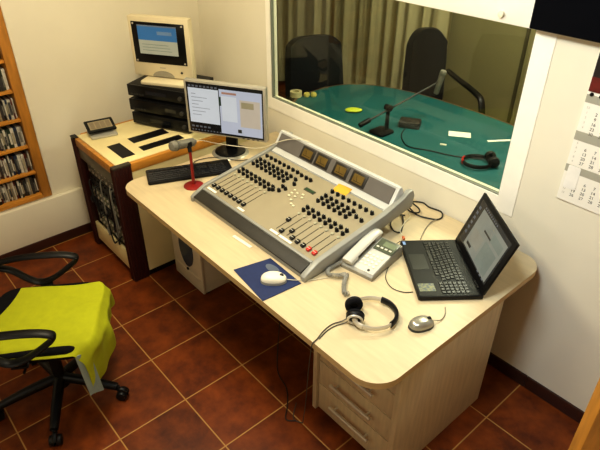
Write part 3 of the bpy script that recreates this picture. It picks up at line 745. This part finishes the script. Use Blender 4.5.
# ------------------------------------------------------------------ laptop
la = math.atan2(-.276, .344)
lap = thing('laptop', 'open black laptop standing on the right end of the desk', 'laptop', (1.043, .938, D), la)
LW, LD = .40, .268
f = MB(); f.prism(rrect(-LW/2, -LD/2, LW/2, LD/2, .01, 4), .003, .022, BLK, bev=.002)
for a in (-.17, .17):
    for b in (-.11, .11): f.cyl((a, b, 0), (a, b, .004), .01, .01, BLK, 10)
f.build('base', lap)
f = MB(); f.prism(rrect(-LW/2+.006, -LD/2+.006, LW/2-.006, LD/2-.02, .006, 3), .0218, .0226, mat('dark_green_grey_palmrest', '0d0e09', .45, spec=.3, var=.1)); f.build('palm_rest', lap)
f = MB(); f.prism(rrect(-.09, -.118, .02, -.048, .004, 3), .0226, .0231, mat('touchpad_grey', '1d1e17', .35)); f.build('touchpad', lap)
f = MB(); f.prism(rrect(.115, -.122, .165, -.055, .002, 2), .0226, .0231, mat('blue_grey_sticker', '31455a', .4, var=.5, scale=90, col2='8c8a5a')); f.build('sticker', lap)
f = MB(); f.prism(rrect(-.19, -.125, -.165, -.112, .001, 1), .0226, .0231, mat('blue_sticker', '7f9ccb', .4)); f.build('sticker', lap)
kp = .0187
for r in range(6):
    y = -.025+r*.0195
    sp = []
    if r == 0: sp = [(-.178, .017), (-.159, .017), (-.140, .017), (-.121, .09), (-.029, .017), (-.010, .017), (.009, .017), (.028, .017), (.047, .017)]
    else:
        x = -.178
        sp = [(x, .016+.006*(4-min(r, 4)))]; x = sp[0][0]+sp[0][1]+.0025
        while x < .085: sp.append((x, kp-.0025)); x += kp
    sp += [(.11+k*kp, kp-.0025) for k in range(4)]
    keyrow(lap, 'key', KEYG, y, .0226, sp, .0028, .0165)
hy = LD/2-.012; tilt = R(20); 

Ml = Matrix.Translation((0, hy+.004, .02)) @ Matrix.Rotation(-tilt, 4, 'X')     # local: x across, z up the lid, -y towards user
def lidpart(fn, nm, par=lap):
    f = MB(); fn(f); bmesh.ops.transform(f.bm, matrix=Ml, verts=f.bm.verts); return f.build(nm, par)
LH = .268
ld = lidpart(lambda f: (f.span((-LW/2, -.004, .004), (LW/2, .008, LH), BLK, bev=.004)), 'lid')
def scr(f):
    sx, z0_, z1_ = .172, .034, LH-.022
    f.span((-sx, -.0048, z0_), (sx, -.0040, z1_), mat('laptop_screen_dark', '2a2c30', .25, emis=.15))
    q = lambda a, b, c, d, m, l=1: f.span((-sx+2*sx*a, -.0048-.0003*l, z0_+(z1_-z0_)*b), (-sx+2*sx*c, -.0048-.0003*(l-1), z0_+(z1_-z0_)*d), m)
    SG = mat('laptop_screen_grey', '9b9c8c', .25, emis=.95, var=.1, scale=14); SG2 = mat('laptop_screen_teal_grey', '8f9686', .25, emis=.95)
    q(.14, .03, .97, .90, SG); q(.55, .06, .9, .55, SG2, 2); q(.2, .1, .34, .16, DGREY, 2); q(.4, .62, .62, .66, DGREY, 2); q(.2, .2, .5, .5, mat('laptop_screen_beige', 'a39f8c', .25, emis=.95), 2)
    q(.62, .62, .92, .8, SG2, 2)
    for k in range(6): q(.02, .2+k*.12, .07, .26+k*.12, mat('laptop_icon', '8b9097', .3, emis=.5))
    for k in range(9): q(.16+k*.05, .93, .185+k*.05, .965, mat('laptop_icon', '8b9097', .3, emis=.5))
    for k in range(3): q(.72+k*.08, .0, .76+k*.08, .03, mat('laptop_icon', '8b9097', .3, emis=.5))
lidpart(scr, 'screen')
for hx in (-.13, .13):
    f = MB(); f.cyl((hx-.025, hy, .021), (hx+.025, hy, .021), .007, .007, BLK, 12); f.build('hinge', lap)
# ports side plugs and cables
f = MB(); f.box((.792, 1.0, D+.012), (.022, .012, .010), mat('orange_plug', 'c8622a', .4), RZ(la), bev=.002)
tag(f.build('cable_plug'), 'orange cable plug at the left side of the laptop', 'plug') 
cable('power_cable', [(.60, 1.235, D+.005), (.66, 1.215, D+.008), (.70, 1.225, D+.018), (.672, 1.262, D+.014), (.60, 1.298, D+.005), (.64, 1.335, D+.005), (.69, 1.325, D+.005), (.755, 1.335, D+.005), (.79, 1.30, D+.005), (.788, 1.26, D+.005), (.74, 1.23, D+.005), (.69, 1.22, D+.005), (.62, 1.24, D+.012)], .0038, BCAB, 'thick black cable looping on the desk between console and window wall')
cable('power_cable', [(.66, 1.17, D+.005), (.63, 1.13, D+.006), (.66, 1.06, D+.005), (.715, 1.02, D+.006), (.745, 1.03, D+.008), (.72, 1.08, D+.006), (.69, 1.12, D+.006), (.65, 1.16, D+.008)], .0035, BCAB, 'black cable loop standing beside the corner of the laptop')
cable('power_cable', [(.79, 1.26, D+.010), (.785, 1.22, D+.005), (.80, 1.16, D+.004), (.825, 1.10, D+.004), (.845, 1.06, D+.006)], .0024, GCAB, 'thin grey cable running straight to the back of the laptop')
cable('power_cable', [(.775, 1.012, D+.012), (.745, 1.03, D+.016), (.71, 1.10, D+.008), (.69, 1.17, D+.008), (.655, 1.2, D+.006)], .0024, WCAB, 'thin pale cable from the orange plug to the black loops')
cable('audio_cable', [(.80, .965, D+.012), (.80, .93, D+.004), (.85, .87, D+.003), (.885, .79, D+.003), (.93, .72, D+.003), (.99, .69, D+.003), (1.04, .705, D+.003), (1.065, .735, D+.003)], .0018, BCAB, 'thin black cable curving on the desk in front of the laptop')

# ------------------------------------------------------------------ headphones
hp = thing('headphones', 'silver and black headphones lying on the front of the desk', 'headphones', (1.058, .497, D), math.atan2(.75, .66))
rad = .088
def arc(a0, a1, n=14, r=rad, z=.024, dz=.0): return [(r*math.cos(R(a0+(a1-a0)*k/n))*1.05, r*math.sin(R(a0+(a1-a0)*k/n)), z+dz*k/n) for k in range(n+1)]
SILB = mat('headphone_silver', 'd6d0c2', .32, metal=.4)
f = MB(); f.tube(arc(-150, 150, 30), 1, SILB, 10, flat=(.011, .003), up=(0, 0, 1)); f.build('headband', hp)
f = MB(); f.tube(arc(-48, 62, 20), 1, BLK, 12, flat=(.016, .008), up=(0, 0, 1)); f.build('headband_pad', hp)
for s_ in (-1, 1):
    c = Vector((-.072, s_*.040, .036)); ax = Vector((.15, -s_*1, .25 if s_ < 0 else -.05)).normalized()
    f = MB(); f.cyl(c-ax*.008, c+ax*.006, .034, .036, BLK, 26, .004); f.tube([c-ax*.010+Vector((0, 0, 1)).rotation_difference(ax) @ Vector((.026*math.cos(2*PI*k/20), .026*math.sin(2*PI*k/20), 0)) for k in range(20)], .005, SILB, 8, closed=True); f.cyl(c-ax*.013, c-ax*.008, .010, .012, SILB, 16, .002); cup = f.build('ear_cup', hp)
    f = MB(); tor = []
    qv = Vector((0, 0, 1)).rotation_difference(ax)
    f.tube([c+ax*.010+qv @ Vector((.025*math.cos(2*PI*k/24), .025*math.sin(2*PI*k/24), 0)) for k in range(24)], .011, BLKF, 10, closed=True); f.cyl(c+ax*.006, c+ax*.009, .02, .02, BLKF, 18)
    o = f.build('ear_pad', cup)
    f = MB(); f.tube([(-.072, s_*.044, .024), (-.062, s_*.066, .024), (-.045, s_*.078, .024)], 1, SILB, 8, 4, flat=(.014, .006), up=(0, 0, 1)); f.build('yoke', hp)
cable('headphone_cable', [(1.012, .415, D+.02), (1.0, .39, D+.006), (.985, .35, D+.003), (.99, .30, D+.003), (1.005, .255, D+.004), (1.01, .228, D+.002), (1.008, .222, D-.03), (.98, .235, .55), (.93, .27, .3), (.86, .32, .08), (.83, .34, .012), (.78, .33, .005), (.72, .40, .005)], .0022, mat('dark_grey_cable', '3d392e', .5), 'grey headphone cable running over the front desk edge to the floor', smooth=8)
cable('headphone_cable', [(1.02, .42, D+.018), (1.015, .395, D+.006), (1.0, .355, D+.003), (.998, .31, D+.003), (1.010, .26, D+.003)], .0018, BCAB, 'second thin dark cable beside the headphone cable', smooth=8)
cable('floor_cable', [(.40, .62, .70), (.395, .60, .45), (.40, .56, .2), (.45, .5, .03), (.52, .45, .005), (.62, .42, .005), (.70, .36, .005), (.76, .30, .005), (.80, .33, .005)], .0028, BCAB, 'black cable hanging beneath the desk and trailing on the dark floor')

# ------------------------------------------------------------------ calendar, black fixture
cal = thing('wall_calendar', 'white three-month wall calendar hanging right of the studio window', 'calendar', (1.44, YB, 1.06))
PAP = mat('calendar_paper', 'f1ede2', .7, var=.02); HDR = mat('calendar_header_grey', 'aaa798', .7, var=.05); INK = mat('calendar_ink', '55544e', .7); INKL = mat('calendar_ink_pale', 'c2beb2', .7)
CWd = .158
f = MB(); f.span((-CWd, -.004, 0), (CWd, -.001, .63), PAP); f.build('backing_card', cal)
f = MB(); f.span((-CWd+.002, -.007, .461), (CWd-.002, -.004, .628), mat('calendar_picture_black', '1c1512', .5, var=.4, scale=18)); f.span((-CWd+.002, -.0076, .461), (CWd-.002, -.007, .515), mat('calendar_picture_red', '6a1a12', .5, var=.4, scale=25)); f.build('picture_sheet', cal)
TX = Matrix.Rotation(PI/2, 4, 'X')
for (wk, nd, fd, h0, h1, r0_, p0_) in ((52, 31, 6, .418, .449, .4015, .306), (5, 29, 2, .266, .303, .2575, .164), (9, 31, 3, .130, .161, .1165, .002)):   # fd: weekday of the first, Monday = 0
    f = MB(); f.span((-CWd+.001, -.0062, p0_), (CWd-.001, -.0042, h1), PAP)
    f.span((-CWd+.001, -.0068, h0), (CWd-.001, -.0062, h1), HDR)
    for d_ in range(1, nd+1):
        k = fd+d_-1; c, r_ = k % 7, k//7
        f.text(str(d_), .0175, INK, Matrix.Translation((-CWd+.056+.0385*c, -.0064, r0_-.0062-.0197*r_)) @ TX)
    for r_ in range(5): f.text(str((wk+r_-1) % 52+1), .012, INKL, Matrix.Translation((-CWd+.02, -.0064, r0_-.005-.0197*r_)) @ TX)
    f.build('month_page', cal)
for k in range(9):
    f = MB(); f.cyl((-.14+k*.035, -.0045, .451), (-.14+k*.035, -.010, .451), .007, .007, BLK, 10); f.build('binding_ring', cal)
f = MB(); f.prism(rrect(-.02, 0, .03, .10, .006, 3), .0068, .0078, mat('clear_frosted_slider', 'f4f1ea', .4), M=Matrix.Translation((-.125, 0, .06)) @ TX)
f.build('date_slider', cal)
bx = thing('wall_cabinet_speaker', 'black box fixed to the wall above the calendar', 'wall box', (1.42, YB, 1.70))
NVY = mat('matte_navy_black', '06070d', .9, var=.15, spec=.1)
f = MB(); f.span((-.402, -.045, .002), (.42, -.002, .42), NVY, bev=.004); f.build('casing', bx)
f = MB(); f.span((-.398, -.050, .006), (.415, -.045, .414), mat('speaker_cloth_black', '06070d', .95, spec=.1, var=.3, scale=300), bev=.002); f.build('front_cloth', bx)
bx.name = 'wall_speaker'

# ------------------------------------------------------------------ office chair and cloths
CH = (-.085, -.43); fw = R(58)      # facing direction
ch = thing('office_chair', 'black swivel office chair with loop armrests at the left in front of the desk', 'chair', (CH[0], CH[1], 0), fw-PI/2)   # local +y = forward
f = MB(); f.cyl((0, 0, .07), (0, 0, .14), .042, .032, BLK, 20, .004); base = f.build('star_base', ch)
for k in range(5):
    a = R(43.6-72*k)-(fw-PI/2); ca, sa = math.cos(a), math.sin(a)
    f = MB(); f.tube([(.02*ca, .02*sa, .115), (.15*ca, .15*sa, .10), (.28*ca, .28*sa, .075)], [.026, .024, .019], BLK, 10, 4); lg = f.build('leg', base)
    f = MB(); px_, py_ = .285*ca, .285*sa
    f.cyl((px_, py_, .05), (px_, py_, .078), .009, .009, BLK, 10)
    for s_ in (-1, 1):
        ox, oy_ = -sa*s_*.014, ca*s_*.014
        f.cyl((px_+ox*.4+.014*ca, py_+oy_*.4+.014*sa, .027), (px_+ox*1.9+.014*ca, py_+oy_*1.9+.014*sa, .027), .027, .025, BLK, 18, .003)
    f.tube([(px_-.006*ca, py_-.006*sa, .058), (px_+.02*ca, py_+.02*sa, .056), (px_+.036*ca, py_+.036*sa, .04)], .012, BLK, 8, 3)
    f.build('caster', base)
f = MB(); f.cyl((0, 0, .12), (0, 0, .30), .027, .027, BLK, 18); f.cyl((0, 0, .30), (0, 0, .43), .016, .016, DGREY, 16); f.build('gas_column', ch)
UP = .04
f = MB(); f.span((-.10, -.12, .375), (.10, .10, .405), BLK, bev=.008); f.tube([(.08, -.02, .39), (.2, -.03, .385), (.25, -.03, .38)], .006, BLK, 8); f.build('tilt_mechanism', ch, loc=(0, 0, UP))
f = MB(); f.prism(rrect(-.235, -.225, .235, .235, (.06, .1, .1, .06) if False else .085, 6), .405, .472, BLKF, bev=.022, seg=4); f.build('seat', ch, loc=(0, 0, UP))
for s_ in (-1, 1):
    f = MB(); sx = s_*.268
    f.tube([(sx, -.25, .585), (sx, -.12, .612), (sx, .03, .615), (sx, .115, .602), (sx, .135, .578), (sx, .075, .525), (sx, -.0, .475), (sx, -.06, .462), (sx, -.11, .49), (sx, -.17, .545), (sx, -.23, .568)], 1, BLK, 12, 5, closed=True, flat=(.023, .011), up=(1, 0, 0))
    f.box((s_*.235, -.03, .432), (.075, .07, .012), BLK, bev=.004); f.tube([(sx, -.03, .466), (sx-s_*.005, -.03, .445), (sx-s_*.03, -.03, .432)], 1, BLK, 10, 3, flat=(.03, .009), up=(0, 1, 0))
    plabel(f.build('armrest', ch, loc=(0, 0, UP)), 'black loop armrest')
f = MB(); f.tube([(0, -.1, .39), (0, -.24, .40), (0, -.30, .45), (0, -.325, .6), (0, -.33, .75)], 1, BLK, 10, 5, flat=(.035, .010), up=(1, 0, 0)); f.build('back_support', ch, loc=(0, 0, UP))
f = MB(); 
def bk(u, v):
    x = (u-.5)*.42; w_ = 1-.35*max(0, v-.65)**1.3*2; return (x*w_, -.285-.05*v+.045*(2*u-1)**2*1.0-.0, .56+.48*v)
f.grid(bk, 14, 14, BLKF, .05); f.build('backrest', ch, loc=(0, 0, UP), ang=70)
# yellow green cloth over the seat (chair-local coordinates through its own origin)
YG = mat('yellow_green_cloth', 'aeb206', .85, var=.07, scale=30, bump=.12)
tw = None
def sm(a, b, x): x = max(0, min(1, (x-a)/(b-a))); return x*x*(3-2*x)
def drape(u, v):
    x = -.246+.492*u; y0 = -.125-.115*u+.015*math.sin(u*7); y = y0+v*(.66-y0*0+0)
    z = .5175+.005*math.sin(x*13+1)*math.sin(y*11)+.004*math.sin(x*31+y*9)*sm(.1, .25, y)
    ye = .155+math.sqrt(max(.0004, .094**2-max(0, abs(x)-.15)**2))     # rounded front corners of the seat
    z -= .030*sm(.20, .246, abs(x))
    full = .10+.17*sm(-.08, .17, x)                       # free length over the front edge
    L = max(0, y-ye)*(full/(.66-.215-ye))
    if y > ye:
        Y = ye+min(.036, L*.6)+.008*math.sin(x*52)*sm(.03, .12, L)+(.012+.02*sm(.0, .2, x))*sm(.02, .15, L)*math.cos(x*23-.6)
        z -= max(0, L-.02)+.012*sm(0, .04, L)
    else: Y = y
    return (x*(1-.0*L), Y, z)
f = MB(); f.grid(drape, 44, 60, YG, .004)
o = f.build('cloth', loc=(CH[0], CH[1], 0), rotz=fw-PI/2, ang=80)
tag(o, 'bright yellow green cloth draped over the seat of the office chair', 'cloth')
f = MB(); f.grid(lambda u, v: (.215+.03*(1-u)+.01*v+.006*math.sin(u*5), .185+.052*u+.02*v, .47-.23*v+.01*math.sin(u*5)), 10, 14, mat('grey_blue_cloth', '8f9d94', .85, var=.1, scale=25), .004)
o = f.build('cloth', loc=(CH[0], CH[1], 0), rotz=fw-PI/2, ang=80)
tag(o, 'pale grey blue cloth end hanging below the yellow green cloth', 'cloth')

# ------------------------------------------------------------------ studio furniture behind the glass
tabl = thing('studio_table', 'oval teal-topped table with brown edge behind the studio window', 'table', (.02, 2.06, 0))
ov = []
for k in range(72):
    a = 2*PI*k/72; c, s_ = math.cos(a), math.sin(a)
    ov.append((1.0*math.copysign(abs(c)**(2/2.6), c), .575*math.copysign(abs(s_)**(2/2.6), s_)))
f = MB(); f.prism([(x*.975, y*.96) for x, y in ov], .735, .7505, TEAL); f.build('table_top', tabl)
f = MB(); f.prism(ov, .715, .7485, BROWNW, bev=.004); plabel(f.build('edge_rim', tabl), 'brown wooden rim')
for a, b in ((-.7, -.3), (.7, -.3), (-.7, .3), (.7, .3)):
    f = MB(); f.cyl((a, b, 0), (a, b, .715), .03, .03, BLK, 16); f.build('leg', tabl)
def exec_chair(label, loc, face, ztop, w_, ztilt=.08, au=0, af=0):
    t = thing('executive_chair', label, 'chair', (loc[0], loc[1], 0), face-PI/2, 'studio chairs'); au0, af0 = au, af
    def back(u, v):
        x = (2*u-1); ww = w_/2*(1-.10*v**3); rr = .12*max(0, abs(x)-.55)
        return (x*ww, -.26-ztilt*v+.05*x*x, .47+(ztop-.47)*v-(.055*abs(x)**5)*v**6 if ww > .19 else .47+(ztop-.47)*v-(.10*abs(x)**3.5)*v**6)
    f = MB(); f.grid(back, 18, 18, LEATH, .07); f.build('backrest', t, ang=75)
    f = MB(); f.prism(rrect(-w_/2, -.24, w_/2, .26, .08, 5), .40, .50, LEATH, bev=.03, seg=4); f.build('seat', t)
    for s_ in (-1, 1):
        f = MB(); xx = s_*(w_/2+.035); au, af = (au0, af0) if s_ < 0 and au0 > 0 else (-.10, -.12)
        f.tube([(xx, -.27, .74+au), (xx, -.12, .735+au), (xx, .08+af, .73+au), (xx, .19+af, .69+au), (xx, .22+af, .6), (xx, .17, .48), (xx-s_*.05, .10, .42)], 1, BLK, 10, 6, flat=(.026, .018), up=(1, 0, 0)); f.build('armrest', t)
    f = MB(); f.cyl((0, 0, .06), (0, 0, .4), .03, .03, BLK, 14); f.build('column', t)
    for k in range(5):
        a = 2*PI*k/5+.3; f = MB(); f.tube([(0, 0, .1), (.29*math.cos(a), .29*math.sin(a), .06)], [.028, .018], BLK, 8); f.cyl((.29*math.cos(a), .29*math.sin(a), 0), (.29*math.cos(a), .29*math.sin(a), .06), .022, .022, BLK, 12); f.build('leg', t)
    return t
fa1 = R(-20); exec_chair('black leather armchair at the left end of the teal table', (-1.12+.32*math.cos(fa1)-.05, 2.18+.30*math.sin(fa1)), fa1, 1.10, .50)
fa2 = R(-30); exec_chair('black high-backed chair with curved armrest behind the teal table', (-.62+.33*math.cos(fa2), 2.88+.33*math.sin(fa2)), fa2, 1.16, .36, .06, .08, .14)
TZ = .7508
ms = thing('boom_microphone', 'grey microphone on a black boom arm standing on the teal table', 'microphone', (-.085, 1.87, TZ))
f = MB(); f.prism(rrect(-.07, -.10, .05, .03, .02, 4), 0, .016, BLK, bev=.004); f.build('base', ms)
f = MB(); f.cyl((0, 0, .014), (0, 0, .165), .014, .012, BLK, 14); f.cyl((-.022, 0, .165), (.022, 0, .165), .02, .02, BLK, 14); f.build('post', ms)
f = MB(); f.cyl((-.03, -.2, .10), (.062, .40, .255), .006, .006, DGREY, 10); f.build('boom_arm', ms)
f = MB(); f.cyl((-.034, -.225, .093), (-.022, -.145, .114), .016, .016, BLK, 14, .003); f.build('counterweight', ms)
f = MB(); f.tube([(.062, .40, .255), (.07, .42, .27), (.075, .41, .285)], .010, BLK, 10); f.build('clip', ms)
f = MB(); f.cyl((.062, .405, .18), (.084, .415, .31), .017, .020, MG, 18, .003); f.cyl((.084, .415, .31), (.09, .418, .342), .023, .021, mat('grey_microphone_grille', '7f7c70', .55), 18, .008); f.build('microphone_body', ms)
f = MB(); f.prism(rrect(-.07, -.05, .07, .05, .012, 4), 0, .042, mat('dark_brown_box', '2f2a24', .5), bev=.006); f.build('casing', None).name = 'tmp'
bo = bpy.data.objects['tmp']; bo.name = 'headphone_amplifier'; bo.location = (-.045, 2.06, TZ); bo.rotation_euler = (0, 0, R(30)); tag(bo, 'small dark box lying on the teal table beside the boom stand', 'box')
f = MB(); f.span((-.07, -.04, 0), (.07, .04, .0012), PAP); o = f.build('paper_card', loc=(.255, 2.20, TZ), rotz=R(35)); tag(o, 'white card lying on the teal table', 'card')
f = MB(); f.span((-.10, -.012, 0), (.10, .012, .0012), PAP); o = f.build('paper_strip', loc=(.49, 2.33, TZ), rotz=R(55)); tag(o, 'narrow white paper strip at the right end of the teal table', 'strip')
f = MB(); f.lathe([(.024, 0), (.045, 0), (.045, .038), (.024, .038), (.024, 0)], mat('cream_tape', 'd8cc9a', .5), n=24); tag(f.build('tape_roll', loc=(-.965, 1.85, TZ)), 'cream tape roll at the left end of the teal table', 'tape roll')
for k, (x, y) in enumerate(((-.905, 1.905), (-.872, 1.945))):
    f = MB(); f.lathe([(0, 0), (.018, 0), (.024, .012), (.02, .028), (.008, .034), (0, .034)], mat('pale_yellow_plastic', 'd6c66a', .5), n=18); tag(f.build('yellow_cap', loc=(x, y, TZ)), ('small yellow cap right beside the tape roll', 'small yellow cap second from the tape roll')[k], 'cap', 'yellow caps')
f = MB(); f.ball((0, 0, .014), (.062, .034, .014), mat('lime_plastic', 'c8d22a', .45)); f.bm.verts.ensure_lookup_table()
o = f.build('lime_case', loc=(-.465, 1.955, TZ), rotz=R(48)); tag(o, 'lime yellow flat oval case on the teal table', 'case')
h2 = thing('headphones', 'black headphones with red band mark lying on the teal table', 'headphones', (.575, 1.92, TZ), R(48))
f = MB(); f.tube([(.085*math.cos(R(a)), .075*math.sin(R(a)), .018) for a in range(35, 330, 15)], 1, BLK, 8, 2, flat=(.013, .006), up=(0, 0, 1)); f.build('headband', h2)
f = MB(); f.tube([(.087*math.cos(R(a)), .077*math.sin(R(a)), .019) for a in range(140, 200, 12)], 1, REDC, 8, 2, flat=(.0145, .0075), up=(0, 0, 1)); plabel(f.build('headband_pad', h2), 'red band pad')
for s_ in (-1, 1):
    f = MB(); c = Vector((.082, s_*.038, .032)); f.cyl(c-Vector((0, .014, 0)), c+Vector((0, .014, 0)), .032, .034, BLK, 20, .006); f.build('ear_cup', h2)
cable('headphone_cable', [(-.03, 2.0, TZ+.01), (.02, 1.90, TZ+.004), (.15, 1.80, TZ+.004), (.28, 1.85, TZ+.004), (.42, 1.90, TZ+.004), (.50, 1.95, TZ+.006), (.57, 1.99, TZ+.012)], .0035, BCAB, 'black cable curving over the teal table to the headphones')
f = MB(); f.span((-.02, -.007, 0), (.02, .007, .008), OFFW, bev=.002); o = f.build('cable_tag', loc=(.285, 1.985, TZ), rotz=.5); tag(o, 'tiny white tag on the teal table below the card', 'tag')

# ------------------------------------------------------------------ light
def area(name, loc, size, power, col, aim):
    l = bpy.data.lights.new(name, 'AREA'); l.shape = 'RECTANGLE'; l.size, l.size_y = size; l.energy = power; l.color = col
    o = bpy.data.objects.new(name, l); C.objects.link(o); o.location = loc
    o.rotation_euler = (Vector(aim)-Vector(loc)).to_track_quat('-Z', 'Y').to_euler()
    return o
def bulb(name, loc, rad, power, col):
    l = bpy.data.lights.new(name, 'POINT'); l.shadow_soft_size = rad; l.energy = power; l.color = col
    o = bpy.data.objects.new(name, l); C.objects.link(o); o.location = loc; return o
WARM = (1, .89, .64)
area('ceiling_lamp', (.05, .05, 2.66), (1.2, .35), 61, WARM, (.15, .2, 0))
l_ = area('wall_fill', (1.25, -.1, 2.6), (.4, .3), 19, (.84, .95, 1), (1.62, 1.3, .25)); l_.data.spread = R(120)  # added cool fill aimed at the right wall, no fitting there
area('rear_fill', (.9, -2.1, 2.15), (1.2, .5), 14, (1, .92, .75), (.9, .45, .2))  # unseen fill added behind the camera to brighten the drawer fronts
bulb('studio_bulb', (.5, 2.4, 2.4), .15, 125, (1, .96, .84))
wd = bpy.data.worlds.new('World'); bpy.context.scene.world = wd; wd.use_nodes = True
wd.node_tree.nodes['Background'].inputs[0].default_value = (1, .92, .78, 1); wd.node_tree.nodes['Background'].inputs[1].default_value = .05

# ------------------------------------------------------------------ camera
cam = bpy.data.cameras.new('camera'); cam.sensor_width = 36; cam.lens = 555.95/600*36; cam.clip_start = .05
co = bpy.data.objects.new('camera', cam); C.objects.link(co)
yaw, pit, rol = -.8492, .5794, .0066
fv = Vector((math.sin(yaw)*math.cos(pit), math.cos(yaw)*math.cos(pit), -math.sin(pit)))
r0 = Vector((math.cos(yaw), -math.sin(yaw), 0)); u0 = r0.cross(fv)
rv = r0*math.cos(rol)+u0*math.sin(rol); uv = -r0*math.sin(rol)+u0*math.cos(rol)
M = Matrix((rv, uv, -fv)).transposed().to_4x4(); M.translation = (2.0844, -.7843, 2.2288)
co.matrix_world = M
bpy.context.scene.camera = co
vs = bpy.context.scene.view_settings
vs.view_transform = 'Standard'; vs.look = 'Medium Contrast' if False else 'None'; vs.exposure = -.42; vs.gamma = .88
